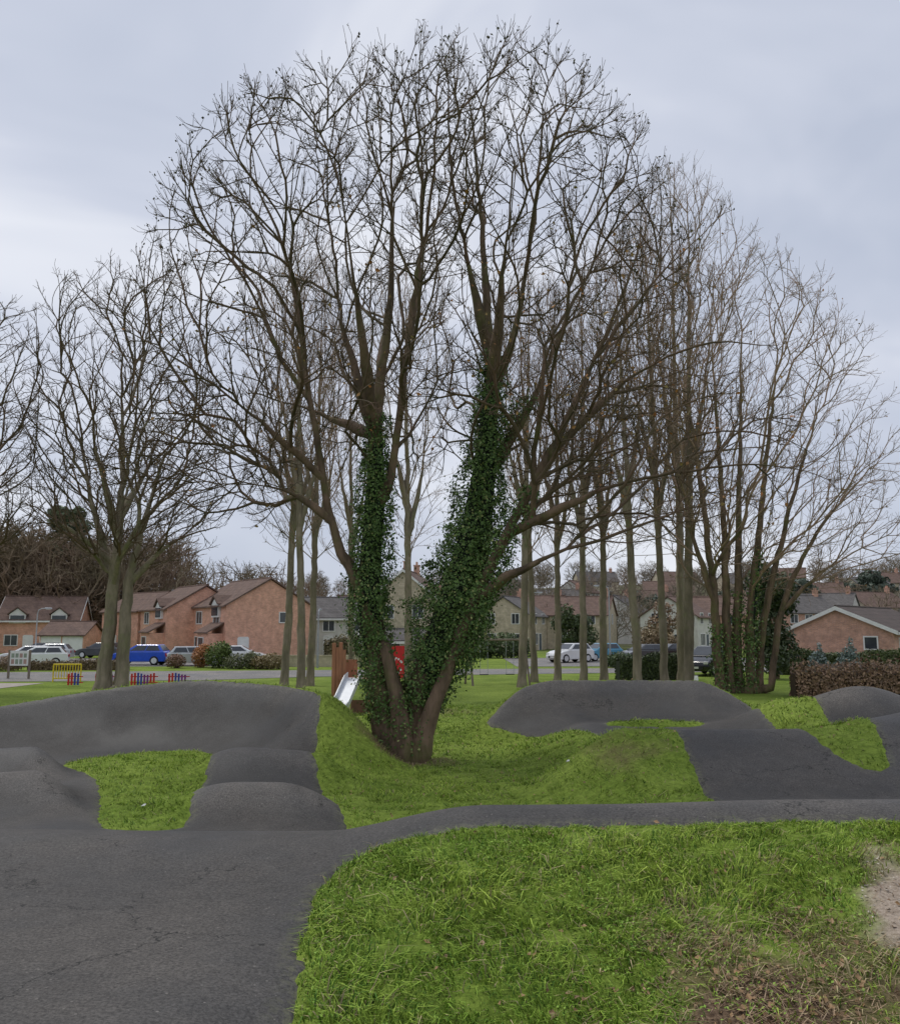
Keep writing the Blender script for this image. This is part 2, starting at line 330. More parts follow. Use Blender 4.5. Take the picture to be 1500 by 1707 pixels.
ZZ+=np.where((S>.1)&(YY<34),.03*wob(XX*5,YY*5)+.02*wob(XX*13,YY*11),0)
def gridmesh(name,XX,YY,ZZ,mat,keep=None,attrs=None):
    ni,nj=XX.shape; idx=np.arange(ni*nj).reshape(ni,nj)
    F=np.stack([idx[:-1,:-1],idx[1:,:-1],idx[1:,1:],idx[:-1,1:]],-1).reshape(-1,4)
    V=np.stack([XX.ravel(),YY.ravel(),ZZ.ravel()],-1); at={k:v.ravel() for k,v in (attrs or {}).items()}
    if keep is not None:
        kf=keep.ravel()[F].any(1); F=F[kf]; used=np.unique(F); mp=np.zeros(len(V),int); mp[used]=np.arange(len(used)); V=V[used];F=mp[F]; at={k:v[used] for k,v in at.items()}
    return np_mesh(name,V,F,mat,smooth=True,attrs=at)
g=gridmesh('ground',XX,YY,ZZ,M['turf'],attrs={'soil':soilf(XX,YY),'sand':sandf(XX,YY)}); g["kind"]="structure"
HA=H(GXX,GYY); AZ=HA+np.clip(-SG*.5,-.1,.02)
curv=HA-(H(GXX+.55,GYY)+H(GXX-.55,GYY)+H(GXX,GYY+.55)+H(GXX,GYY-.55))/4  # crest and hollow curvature, drives the shading painted into the asphalt colour
g=gridmesh('asphalt_pump_track',GXX,GYY,AZ,M['asphalt'],keep=SG<.12,attrs={'edge':np.clip(1.0+SG*8,0,1),'dust_and_shade':np.clip(curv*14,-1,1)}); g["kind"]="structure"
print('terrain',time.time()-T0)

def sheet(name,pts,z,m):
    mb=MB(); mb.add([(x,y,z) for x,y in pts],[tuple(range(len(pts)))]); o=mb.make(name,m); o["kind"]="structure"; return o
sheet('road',[(-90,47),(-30,47.5),(-14,49.5),(-8,53),(14,58),(50,61),(90,63),(90,69),(50,67),(14,64),(-8,61),(-30,58),(-90,58)],.014,M['road'])
sheet('car_park_surface',[(-70,66),(-15,66.5),(-12,82),(-70,84)],.014,M['road'])
sheet('car_park_surface',[(5,66.0),(60,70.5),(60,86),(5,84)],.020,M['road'])
sheet('path',[(-24.5,38),(-22.3,38),(-21.5,46.9),(-25,46.9)],.016,mat('path gravel',(.42,.38,.33),.9,(.32,.28,.24),4))
kc=mat('kerb concrete',(.4,.39,.37),.85)
for (x0,x1,y0) in((-90,-30,46.9),(-70,-30,58.1)):
    mb=MB(); mb.box(x0,x1,y0,y0+.14,0,.12); o=mb.make('kerb',kc); o["kind"]="structure"
mb=MB()
for i in range(14): mb.box(-58+i*3,-57.9+i*3,72,77,.022,.026)
o=mb.make('parking_bay_marking',M['white']); o["kind"]="structure"

# ------------------------------------------------------------------ grass
def fbm(x,y): return (wob(x*.9,y*.9)+.6*wob(x*2.3+5,y*2.1)+.4*wob(x*5.1,y*5.7+3))/1.6
def blades(name,x0,x1,y0,y1,n,hgt,wid,near,label_seed,straw=.05):
    rng=np.random.default_rng(label_seed)
    x=rng.uniform(x0,x1,n); y=rng.uniform(y0,y1,n)
    k=(np.abs(x)<.60*y+1.2); x=x[k];y=y[k]
    s=sd(x,y); so=np.maximum(soilf(x,y)*.8,sandf(x,y)); tuft=.5+.5*fbm(x*1.6,y*1.6)
    k=(s>.0)&(rng.random(len(x))>so)&(rng.random(len(x))<.35+.65*tuft)
    x=x[k];y=y[k];s=s[k];so=so[k];n=len(x)
    z=H(x,y)+np.clip(s*.5,-.12,.035)-.01
    t=fbm(x*1.3,y*1.3); t2=fbm(x*4+9,y*4); t3=wob(x*11,y*12)
    h=hgt*(.5+.5*rng.random(n)+.5*t+.45*t2+.3*t3)*(.6+.4*np.clip(s*5,0,1)); h=np.maximum(h,hgt*.25)
    w=wid*(.6+.8*rng.random(n))
    a=2.6*np.sin(x*2.3+.6*y)+2.2*np.sin(y*3.1-x)+rng.normal(size=n)*1.1; lean=rng.uniform(.3,1.4,n)*h
    ax,ay=np.cos(a),np.sin(a); b=rng.uniform(0,2*np.pi,n); sx,sy=np.cos(b)*w*.5,np.sin(b)*w*.5
    lx=ax*lean; ly=ay*lean-.25*h
    P=np.zeros((n,6 if near else 4,3))
    base=np.stack([x,y,z],1); side=np.stack([sx,sy,0*sx],1)
    top=base+np.stack([lx,ly,h*(1-.45*lean/h*.9)],1)
    mid=base+np.stack([lx*.35,ly*.35,h*.55],1)
    if near:
        P[:,0]=base-side;P[:,1]=base+side;P[:,2]=mid+side*.8;P[:,3]=mid-side*.8;P[:,4]=top+side*.15;P[:,5]=top-side*.15
        F=(np.arange(n)[:,None,None]*6+np.array([[0,1,2,3],[3,2,4,5]])[None]).reshape(-1,4)
    else:
        P[:,0]=base-side;P[:,1]=base+side;P[:,2]=top+side*.2;P[:,3]=top-side*.2
        F=(np.arange(n)[:,None]*4+np.array([0,1,2,3])[None])
    kk=P.shape[1]
    c0=np.array([.175,.30,.036]);c1=np.array([.43,.55,.095]);c2=np.array([.075,.16,.024]);cs=np.array([.52,.43,.24])
    big=.5+.5*wob(x*.35+2,y*.5)
    u=np.clip(.2+.5*big+.5*t+.35*t2+.35*(rng.random(n)-.5),0,1)[:,None]
    c=c0*(1-u)+c1*u
    dk=(rng.random(n)<.18+.27*(t3<-.3))[:,None]; c=np.where(dk,c2,c)
    st=(rng.random(n)<straw+.14*(t2>.45)+.5*(so>.1))[:,None]; c=np.where(st,cs*(.45+.6*rng.random((n,1))),c)
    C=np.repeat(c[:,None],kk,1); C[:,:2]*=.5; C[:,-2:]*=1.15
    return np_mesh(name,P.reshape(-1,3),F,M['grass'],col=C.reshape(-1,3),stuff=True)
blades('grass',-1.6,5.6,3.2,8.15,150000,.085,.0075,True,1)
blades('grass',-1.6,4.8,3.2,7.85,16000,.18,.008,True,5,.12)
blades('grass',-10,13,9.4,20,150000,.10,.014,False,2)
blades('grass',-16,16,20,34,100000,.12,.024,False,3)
def kites(n,pos,size,rng,normal=None,tilt=.6,elong=1.3):
    if normal is None: nm=rng.normal(size=(n,3))
    else: nm=normal+rng.normal(size=(n,3))*tilt
    nm/=np.linalg.norm(nm,axis=1)[:,None]+1e-9
    r=rng.normal(size=(n,3)); a=np.cross(nm,r); a/=np.linalg.norm(a,axis=1)[:,None]+1e-9; b=np.cross(nm,a)
    s=size[:,None]
    P=np.stack([pos-a*s*.5*elong, pos+b*s*.45+nm*s*.12-a*s*.08, pos+a*s*.55*elong, pos-b*s*.45+nm*s*.12-a*s*.08],1)
    return P.reshape(-1,3),(np.arange(n)[:,None]*4+np.array([0,1,2,3])[None])
rng=np.random.default_rng(11)
n=26000; x=rng.uniform(-1.4,4.6,n); y=rng.uniform(3.4,7.7,n); k=(sd(x,y)>.06)&(fbm(x*2+3,y*2)+.6*(rng.random(n)-.5)>.15)&(sandf(x,y)<.4); x=x[k];y=y[k];n=len(x)
V,F=kites(n,np.stack([x,y,H(x,y)+.035+rng.uniform(0,.04,n)],1),rng.uniform(.008,.02,n),rng,np.array([0,-.3,1.]),.5)
c=np.array([.16,.28,.04])+rng.random((n,1))*np.array([.16,.2,.05]); np_mesh('clover',V,F,M['grass'],col=np.repeat(c,4,0),stuff=True)
n=1700; x=rng.uniform(-2,11,n); y=rng.uniform(3.6,28,n); k=(sd(x,y)>.0); x=x[k];y=y[k]; n=len(x)
xx=rng.normal(2.05,.65,800); yy=rng.normal(5.2,.9,800); k=(sd(xx,yy)>.1)&(yy<7.5); x=np.r_[x,xx[k]];y=np.r_[y,yy[k]];n=len(x)
V,F=kites(n,np.stack([x,y,H(x,y)+.05],1),rng.uniform(.02,.045,n),rng,np.array([0,-.3,1.]),.45)
c=np.array([.15,.09,.045])+rng.random((n,1))*np.array([.24,.15,.07]); np_mesh('fallen_leaves',V,F,M['leaf'],col=np.repeat(c,4,0),stuff=True)
n=4600; x=rng.normal(2.05,.6,n); y=rng.normal(5.2,.9,n); k=(y<7.4); x=x[k];y=y[k];n=len(x); z=H(x,y)+.02; a=rng.uniform(0,6.28,n); l=rng.uniform(.06,.2,n); w_=.004
d=np.stack([np.cos(a)*l,np.sin(a)*l,rng.uniform(-.01,.08,n)],1); s_=np.stack([-np.sin(a)*w_,np.cos(a)*w_,0*a],1); b0=np.stack([x,y,z],1)
V=np.stack([b0-s_,b0+s_,b0+d+s_*.4,b0+d-s_*.4],1).reshape(-1,3); F=np.arange(n)[:,None]*4+np.array([0,1,2,3])[None]
c=np.array([.18,.11,.07])+rng.random((n,1))*np.array([.3,.23,.14]); np_mesh('dead_stalks',V,F,M['leaf'],col=np.repeat(c,4,0),stuff=True)
n=900; x=rng.uniform(2.6,4,n); y=rng.uniform(5.4,7.7,n); k=sandf(x,y)>.3; x=x[k];y=y[k];n=len(x)
V,F=kites(n,np.stack([x,y,H(x,y)+.045],1),rng.uniform(.01,.03,n),rng,np.array([0,0,1.]),.3,1.0)
c=np.array([.3,.26,.21])+rng.random((n,1))*np.array([.3,.28,.25]); np_mesh('pebbles',V,F,M['leaf'],col=np.repeat(c,4,0),stuff=True)
print('grass',time.time()-T0)

# ------------------------------------------------------------------ trees
def fan_tree(paths,att,D,bf,seed,zmin=3,kdir=.9,smooth=7,jit=.03):
    """Limbs given as polylines; crown points are joined by a path-length balanced spanning tree, which fans outwards."""
    rng=np.random.default_rng(seed); CAP=60000
    pos=np.zeros((CAP,3)); par=np.full(CAP,-1); rm=np.zeros(CAP); pl=np.zeros(CAP); dr=np.zeros((CAP,3)); dr[:,2]=1; n=0
    for path in paths:
        pts=np.array(path,float)
        if n==0: pos[0]=pts[0,:3]; rm[0]=pts[0,3]; cur=0; n=1
        else:
            cur=int(np.argmin(((pos[:n]-pts[0,:3])**2).sum(1))); pts[0,:3]=pos[cur]
        q=[pts[0]]
        for i in range(len(pts)-1):
            p0=pts[max(i-1,0)];p1=pts[i];p2=pts[i+1];p3=pts[min(i+2,len(pts)-1)]
            m=max(1,int(round(np.linalg.norm((p2-p1)[:3])/D)))
            for k in range(1,m+1):
                t=k/m; q.append(.5*((2*p1)+(-p0+p2)*t+(2*p0-5*p1+4*p2-p3)*t*t+(-p0+3*p1-3*p2+p3)*t**3))
        for p in q[1:]:
            pos[n]=p[:3]+rng.normal(size=3)*D*.05; rm[n]=max(p[3],.008); par[n]=cur; v=pos[n]-pos[cur]; l=np.linalg.norm(v); dr[n]=v/l; pl[n]=pl[cur]+l; cur=n; n+=1
    np0=n; att=np.array(att); m=len(att); cost=np.full(m,1e9); near=np.zeros(m,int)
    def cst(A,i):
        v=A-pos[i]; l=np.sqrt((v*v).sum(1))+1e-6; cs=(v@dr[i])/l
        return l*(1+kdir*(1-cs)**1.5)+bf*pl[i]
    for i in range(n):
        if pos[i,2]<zmin: continue
        c=cst(att,i); k=c<cost; cost[k]=c[k]; near[k]=i
    left=np.ones(m,bool)
    for _ in range(m):
        j=int(np.argmin(cost)); 
        if cost[j]>=1e8: break
        a=near[j]; p=att[j]; d=np.linalg.norm(p-pos[a]); k=max(1,int(round(d/D))); cur=a; new=[]
        if n+k>=CAP: break
        t0=pos[a]+dr[a]*d*.35
        for i in range(1,k+1):
            f=i/k; pos[n]=pos[a]*(1-f)**2+2*f*(1-f)*(.5*t0+.5*(pos[a]+p)/2)+p*f*f; v=pos[n]-pos[cur]; l=np.linalg.norm(v)+1e-9; dr[n]=v/l; par[n]=cur; pl[n]=pl[cur]+l; new.append(n); cur=n; n+=1
        cost[j]=1e9; left[j]=False
        li=np.where(left)[0]
        if len(li)==0: break
        for i in new:
            c=cst(att[li],i); kk=c<cost[li]; cost[li[kk]]=c[kk]; near[li[kk]]=i
    pos=pos[:n];par=par[:n];rm=rm[:n]
    free=np.arange(n)>=np0; chn=np.bincount(par[par>=0],minlength=n); inner=free&(chn>0)
    for _ in range(smooth):
        cs=np.zeros((n,3)); np.add.at(cs,par[par>=0],pos[par>=0]); cm=cs/np.maximum(chn,1)[:,None]
        pos=np.where(inner[:,None],.4*pos+.3*pos[np.maximum(par,0)]+.3*cm,pos)
    pos=pos+np.where(free[:,None],rng.normal(size=pos.shape)*D*jit,0)
    return pos,par,rm
def add_twigs(pos,par,rm,seed,per=3,l=.4,up=.35,extra=.8,spread=.5):
    rng=np.random.default_rng(seed); n=len(pos); ch=np.bincount(par[par>=0],minlength=n)
    cnt=np.ones(n)
    for i in range(n-1,0,-1): cnt[par[i]]+=cnt[i]
    tips=np.where(ch==0)[0]; oth=np.where((ch>0)&(rm<=0)&(cnt<60))[0]; oth=oth[rng.random(len(oth))<extra]
    src=np.r_[np.repeat(tips,per),oth]; k=len(src)
    d=pos[src]-pos[par[src]]; d/=np.linalg.norm(d,axis=1)[:,None]+1e-9
    s=np.r_[np.full(len(tips)*per,spread*.7),np.full(len(oth),spread*1.3)][:,None]
    d1=d+rng.normal(size=(k,3))*s; d1/=np.linalg.norm(d1,axis=1)[:,None]
    L=l*rng.uniform(.45,1.15,k)[:,None]
    def nrm(v): return v/np.linalg.norm(v,axis=1)[:,None]
    p1=pos[src]+d1*L*.4; d2=nrm(d1+np.array([0,0,up])+rng.normal(size=(k,3))*.18); p2=p1+d2*L*.35
    d3=nrm(d2+np.array([0,0,up])+rng.normal(size=(k,3))*.24); p3=p2+d3*L*.3
    d4=nrm(d1+rng.normal(size=(k,3))*.6); p4=p1+d4*L*.4
    ar=np.arange(k)
    P=np.r_[pos,p1,p2,p3,p4]; A=np.r_[par,src,n+ar,n+k+ar,n+ar]; return P,A,np.r_[rm,np.zeros(4*k)],np.r_[n+2*k+ar,n+3*k+ar]
def radii(par,rm,r0,ex):
    n=len(par); acc=np.zeros(n); r=np.zeros(n)
    for i in range(n-1,-1,-1):
        v=acc[i]**(1/ex) if acc[i]>0 else r0
        r[i]=v
        if par[i]>=0: acc[par[i]]+=v**ex
    for i in range(n):
        if rm[i]>0: r[i]=rm[i]
        if par[i]>=0: r[i]=min(r[i],r[par[i]])
    return r
def branch_mesh(pos,par,r,sel,K):
    n=len(pos); has=par>=0
    d=np.zeros((n,3)); d[has]=pos[has]-pos[par[has]]
    main=np.full(n,-1); best=np.zeros(n)
    for j in np.where(has)[0]:
        p=par[j]
        if r[j]>best[p]: best[p]=r[j]; main[p]=j
    dd=d.copy(); mm=main>=0; dd[mm]+=d[main[mm]]; dd/=np.linalg.norm(dd,axis=1)[:,None]+1e-9; dn=d/(np.linalg.norm(d,axis=1)[:,None]+1e-9)
    ang=np.arange(K)*2*np.pi/K; cs,sn=np.cos(ang),np.sin(ang)
    def rings(P,D,Rr):
        ref=np.array([.31,.93,.19]); a=np.cross(D,ref); a/=np.linalg.norm(a,axis=1)[:,None]+1e-9; b=np.cross(D,a)
        lob=1.0
        if K>7: lob=(1+.12*np.sin(3*ang[None]+P[:,2:3]*.8)+.07*np.sin(5*ang[None]-P[:,2:3]*1.7))[:,:,None]
        return P[:,None]+Rr[:,None,None]*(a[:,None]*cs[None,:,None]+b[:,None]*sn[None,:,None])*lob
    js=np.where(sel&has)[0]
    ringid=np.full(n,-1); ringid[js]=np.arange(len(js))
    V=[rings(pos[js],dd[js],r[js])]; cnt=len(js)
    share=(main[par[js]]==js)&(ringid[par[js]]>=0)
    a=np.where(share,ringid[par[js]],-1); ns=np.where(~share)[0]
    pj=par[js[ns]]; ism=main[pj]==js[ns]
    V.append(rings(pos[pj],np.where(ism[:,None],dd[pj],dn[js[ns]]),np.where(ism,r[pj],np.minimum(r[js[ns]]*1.25,r[pj]))))
    a[ns]=cnt+np.arange(len(ns))
    V=np.concatenate(V).reshape(-1,3); b=np.arange(len(js))
    F=[]
    for k in range(K):
        k2=(k+1)%K; F.append(np.stack([a*K+k,a*K+k2,b*K+k2,b*K+k],1))
    return V,np.concatenate(F)
def ell(n,c,rad,rng,shell=.35,rough=.12):
    d=rng.normal(size=(n,3)); d/=np.linalg.norm(d,axis=1)[:,None]; u=rng.random(n)**(1/3); s=rng.random(n)<shell; u[s]=rng.uniform(.85,1,s.sum())
    ph=rng.uniform(0,6.28,4); lo=1+rough*(np.sin(d[:,0]*5+ph[0])+np.sin(d[:,2]*6+d[:,0]*4+ph[1])+np.sin(d[:,1]*5+d[:,2]*5+ph[2])+np.sin(d[:,0]*11-d[:,2]*9+ph[3])*.8)*.5
    return np.array(c)+d*(u*lo)[:,None]*np.array(rad)
def tree_parts(root,pos,par,r,barkm,twigm,thr):
    big=r>thr
    V,F=branch_mesh(pos,par,r,big,10); np_mesh('trunk',V,F,barkm,root,smooth=True)
    V,F=branch_mesh(pos,par,r,(~big)&(r>.02),5); V2,F2=branch_mesh(pos,par,r,r<=.02,3)
    return np_mesh('crown',np.r_[V,V2],np.r_[F,F2+len(V)],twigm,root,smooth=True)
def leafpart(name,root,P,size,cols,seed,mt,normal=None,tilt=.6):
    rng=np.random.default_rng(seed); n=len(P)
    V,F=kites(n,P,size,rng,normal,tilt); return np_mesh(name,V,F,mt,root,col=np.repeat(cols,4,0),stuff=True)
def ivy_part(root,segs,seed,size=.1,dens=260,shag=.07):
    rng=np.random.default_rng(seed); PP=[];NN=[]
    mb=MB()
    for (p0,p1,r0,r1,df) in segs:
        p0=np.array(p0,float);p1=np.array(p1,float);ln=np.linalg.norm(p1-p0); d=(p1-p0)/ln
        a=np.cross(d,[.3,.9,.1]);a/=np.linalg.norm(a);b=np.cross(d,a)
        n=int(dens*df*2*np.pi*(r0+r1)/2*ln); t=rng.uniform(-.04,1.04,n); th=rng.uniform(0,2*np.pi,n)
        z=t*ln; zw=p0[2]+z; lump=1+.18*np.sin(th*3+zw*2.1)+.15*np.sin(th*2-zw*4)+.12*np.sin(th*5+zw*8)+.07*np.sin(th*9-zw*15)
        rr=(r0+(r1-r0)*t)*lump*(1+rng.normal(size=n)*.09)+np.abs(rng.normal(size=n))**1.6*shag
        nr=a*np.cos(th)[:,None]+b*np.sin(th)[:,None]
        PP.append(p0+d*z[:,None]+nr*rr[:,None]); NN.append(nr+np.array([0,0,.25]))
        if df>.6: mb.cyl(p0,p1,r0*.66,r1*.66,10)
    P=np.concatenate(PP);Nn=np.concatenate(NN);n=len(P)
    V,F=kites(n,P,size*rng.uniform(.5,1.35,n),rng,Nn,.6,1.0)
    t=rng.random((n,1)); c=np.array([.042,.08,.022])*(1-t)+np.array([.13,.21,.055])*t
    yl=(rng.random(n)<.07)[:,None]; c=np.where(yl,np.array([.26,.28,.1]),c)
    o=np_mesh('ivy',V,F,M['ivy'],root,col=np.repeat(c,4,0),stuff=True)
    if mb.v: mb.make('ivy_core',mat('ivy shade',(.016,.028,.013),.9,(.011,.016,.009),6),o)  # dark core added to block see-through, its colour stands for inner shade
    return o

bx,by=-1.0,20.0
def S_(pts): return [(x-bx,y-by,z,r) for x,y,z,r in pts]
paths=[S_([(-1.25,20,-.1,.36),(-1.38,20,.6,.30),(-1.58,20,1.6,.26),(-1.85,20,3.6,.24),(-1.75,20,5.7,.19),(-1.72,20,7.8,.13),(-1.45,20.2,10.8,.08),(-1.45,20.4,13,.045),(-1.5,20.5,15.8,.02)]),
 S_([(-1.25,20,-.1,.3),(-.98,20,0.05,.42),(-.85,20.1,1.0,.37),(-.45,20.1,2.2,.33),(.4,20.2,4.2,.28),(.72,20.2,6,.23),(1.0,20.2,8.5,.15),(.87,20.3,11.1,.09),(.7,20.4,13.8,.045),(.5,20.5,16.2,.02)]),
 S_([(-.98,20,0.05,.3),(-.70,19.75,0.1,.26),(-.46,19.68,1.0,.19),(.02,19.55,2.2,.15),(.55,19.4,3.6,.13),(1.25,19.3,5,.105),(2.1,19.2,6.6,.085),(3.3,19,9,.05),(4.3,18.9,11.5,.022)]),
 S_([(-1.25,20,-.1,.3),(-1.08,19.72,0.05,.27),(-1.14,19.65,1.2,.19),(-1.5,19.7,2.6,.13)]),
 S_([(-1.75,20,5.7,.2),(-1.35,19.8,6.5,.10),(-1.13,19.6,8.1,.08),(-.87,19.5,10.5,.06),(-.45,19.4,13,.038),(-.3,19.3,16.0,.018)]),
 S_([(.95,20.2,9.4,.2),(.45,20.0,11.6,.055),(.05,19.9,13.8,.035),(-.05,19.9,16.4,.016)]),
 S_([(-1.0,19.55,9.3,.2),(-.75,20.4,11.6,.045),(-.7,20.6,14,.03),(-.8,20.7,16.2,.015)]),
 S_([(1.0,20.2,8.5,.2),(1.55,20,10,.07),(2.05,19.8,13,.04),(2.3,19.7,15.8,.018)]),
 S_([(-1.85,20,3.7,.2),(-2.6,19.8,5,.10),(-2.95,19.6,6.7,.08),(-3.3,19.5,8.7,.06),(-3.8,19.4,11.5,.04),(-4.7,19.3,13.5,.022),(-5.7,19.2,14.6,.012)]),
 S_([(-1.72,20,7.2,.2),(-2.55,20.3,10,.055),(-2.9,20.6,12.3,.035),(-3.4,20.8,15.0,.016)]),
 S_([(-1.72,20,7.3,.2),(-3.2,21,8.2,.045),(-5,21.6,8.9,.022)]),
 S_([(-2.9,19.6,6.3,.2),(-4.2,19,7.5,.045),(-5.7,18.6,8.6,.025),(-7.0,18.4,9.4,.012)]),
 S_([(-2.7,19.7,5.2,.2),(-3.7,19.2,6.0,.035),(-5.0,19.0,6.1,.02),(-6.0,19.0,5.7,.01)]),
 S_([(.55,19.4,3.7,.2),(1.9,18.8,4.4,.055),(3.45,18.3,4.9,.038),(4.9,18,5.4,.018)]),
 S_([(1.25,19.3,5,.2),(3.2,18.9,5.9,.055),(4.9,18.6,6.3,.035),(6.8,18.3,6.4,.018),(8.0,18.2,6.1,.01)]),
 S_([(2.1,19.2,6.6,.2),(3.9,19.0,8.4,.045),(5.5,18.8,9.2,.028),(7.1,18.7,9.2,.012)]),
 S_([(3.3,19,9,.08),(4.7,18.9,10.8,.025),(6.1,18.8,12.2,.012)]),
 S_([(.72,20.2,6.5,.2),(2.0,20.4,8.4,.07),(2.9,20.7,10.6,.05),(4.1,21.0,12.9,.028),(5.5,21.2,14.4,.013)]),
 S_([(-1.7,20,8,.2),(-1.7,22.0,11,.035)]), S_([(1,20.2,8.8,.2),(1.4,22.2,12,.035)]),
 S_([(-1.7,20,7.6,.2),(-2.1,18.4,10.5,.04),(-2.4,17.8,12.6,.022)]), S_([(.98,20.2,8.4,.2),(1.2,18.4,11,.04),(1.4,17.8,13,.022)]),
]
rng=np.random.default_rng(23)
att=np.r_[ell(2200,(.4,0,10.8),(6.6,4.0,6.3),rng,.5,.06),ell(170,(.6,0,14.0),(1.7,2.2,2.7),rng,.2),ell(400,(.3,0,7.4),(7.0,3.8,2.6),rng,.3),ell(280,(5.4,-.6,6.9),(4.0,2.2,2.1),rng,.2),ell(150,(-4.8,-.4,6.6),(2.5,2.2,1.5),rng,.2)]
att=att[(att[:,2]>4.4+.28*np.abs(rng.normal(size=len(att))))]
att=att[~((np.abs(att[:,0])<2.7)&(att[:,2]<7.2))]
pos,par,rm=fan_tree(paths,att,.34,.36,3,4.2,kdir=.75,smooth=7,jit=.022)
pos,par,rm,tw=add_twigs(pos,par,rm,4,5,.58,.36,.55,spread=.6)
r=radii(par,rm,.0050,2.45)
z0=pos[:,2]; flare=(rm>.12)&(z0<.9); r[flare]*=1+.3*(1-np.clip(z0[flare]/.9,0,1))**2
main=thing('tree','tall bare multi-stemmed tree with ivy-covered trunks on the grass','tree',(bx,by,H1(bx,by)))
tree_parts(main,pos,par,r,M['bark'],M['twig'],.05)
print('main tree nodes',len(pos),time.time()-T0)
def seg(pts,ri,df=1.0):
    pts=[(x-bx,y-by,z) for x,y,z in pts]; return [(pts[i],pts[i+1],ri[i],ri[i+1],df) for i in range(len(pts)-1)]
segs=seg([(-1.48,20,.9),(-1.62,20,1.8),(-1.78,20,2.7),(-1.86,20,3.6),(-1.82,20,4.6),(-1.75,20,5.7),(-1.73,20,6.8),(-1.72,20,7.9)],[.24,.32,.33,.41,.38,.36,.29,.17])
segs+=seg([(-.70,20.05,1.3),(-.33,20.05,2.2),(0.1,20.1,3.2),(.4,20.15,4.2),(.6,20.2,5.1),(.72,20.2,6),(.88,20.2,7.2),(1.0,20.2,9.4)],[.38,.58,.78,.73,.59,.48,.38,.20])
segs+=seg([(1.0,20.2,7.4),(1.5,20.3,8.0),(2.0,20.4,8.4)],[.25,.22,.12],.5)
segs+=seg([(.1,19.55,2.3),(.45,19.42,3.1),(.8,19.35,4.1),(1.25,19.3,5.0),(1.8,19.2,6.0)],[.26,.32,.30,.24,.14],.5)
segs+=seg([(-1.3,20,.0),(-1.45,20,1.0)],[.40,.30],.10)+seg([(-.95,20,.0),(-.75,20,1.4)],[.45,.40],.13)+seg([(-1.1,19.75,.4),(-1.12,19.8,1.5)],[.24,.34],.4)
ivy_part(main,segs,5,.056,1200,.055)
rng=np.random.default_rng(31)
tp=pos[tw]; hi=(tp[:,2]>10.0)&(rng.random(len(tp))<.28)&((tp[:,2]>13.0)|(np.abs(tp[:,0])>4.2)); P=np.repeat(tp[hi],2,0)+rng.normal(size=(2*hi.sum(),3))*.03-np.array([0,0,.03])
t=rng.random((len(P),1)); leafpart('seed_cluster',main,P,rng.uniform(.03,.07,len(P)),np.array([.07,.06,.035])*(1-t)+np.array([.13,.12,.07])*t,1,M['leaf'],np.array([1.,0,0]),1)
lo=(tp[:,2]<12)&(rng.random(len(tp))<.08+.12*(tp[:,0]>1.5)); P=tp[lo]-np.array([0,0,.04]); t=rng.random((len(P),1))
leafpart('dry_leaf',main,P,rng.uniform(.04,.09,len(P)),np.array([.44,.18,.06])*(1-t)+np.array([.28,.22,.07])*t,2,M['leaf'],None,1)

def simple_tree(name,label,loc,paths,atts,seed,D=.42,bf=.45,r0=.0065,ex=2.5,bark='barkg',twig='twigg',thr=.06,dry=0,per=3,tl=.75,sc=(1,1,1),group=None,zmin=4,extra=.55,up=.25):
    pos,par,rm=fan_tree(paths,atts,D,bf,seed,zmin,jit=.018,smooth=8)
    pos,par,rm,tw=add_twigs(pos,par,rm,seed+1,per,tl,up,extra)
    r=radii(par,rm,r0,ex)
    fl=(rm>.12)&(pos[:,2]<.8); r[fl]*=1+.35*(1-np.clip(pos[fl,2]/.8,0,1))**2
    t=thing(name,label,'tree',loc,0,group); t.scale=sc
    tree_parts(t,pos,par,r,M[bark],M[twig],thr)
    if dry:
        rg=np.random.default_rng(seed+9); k=(rg.random(len(tw))<dry); P=pos[tw[k]]; q=rg.random((len(P),1))
        leafpart('dry_leaf',t,P,rg.uniform(.05,.10,len(P)),np.array([.38,.19,.08])*(1-q)+np.array([.28,.2,.09])*q,seed,M['leaf'],None,1)
    print(label[:20],len(pos),time.time()-T0)
    return t
rng=np.random.default_rng(41)
at=np.r_[ell(1300,(0,0,13.0),(4.6,4.0,7.3),rng,.4),ell(320,(0,0,8.5),(4.9,4,2.8),rng,.3)]; at=at[at[:,2]>5.6]
lt=simple_tree('tree','bare rounded tree with twin grey trunks beside the road',(-15.3,40,0),[
     [(-.35,0,-.1,.36),(-.30,0,2,.29),(-.15,0,4.8,.25),(0,0,7.2,.19),(0,0,11,.10),(-.3,0,15,.04)],
     [(-.3,0,0,.3),(.42,0,0.1,.31),(.42,.1,2.5,.27),(.50,.2,5,.22),(1.0,.2,7.5,.11),(1.9,.1,11,.06)],
     [(-.15,0,5.2,.2),(-1.4,.3,8.5,.10),(-2.2,.4,12,.05)],[(.5,.2,5,.2),(2.2,.4,6.8,.07),(4.2,.5,7.6,.03)],
     [(0,0,6,.2),(-2.4,-.4,7.6,.06),(-4,-.4,8.6,.03)],[(.1,0,8,.2),(.8,1.6,11,.06)],[(.1,0,7,.2),(-.6,-1.8,11,.06)]],at,51,r0=.0078,bark='barkg',twig='twig',bf=.42)
dup(lt,(-23.4,39,0),2.4,(1.1,1.1,.95),'bare spreading tree at the edge of the green')

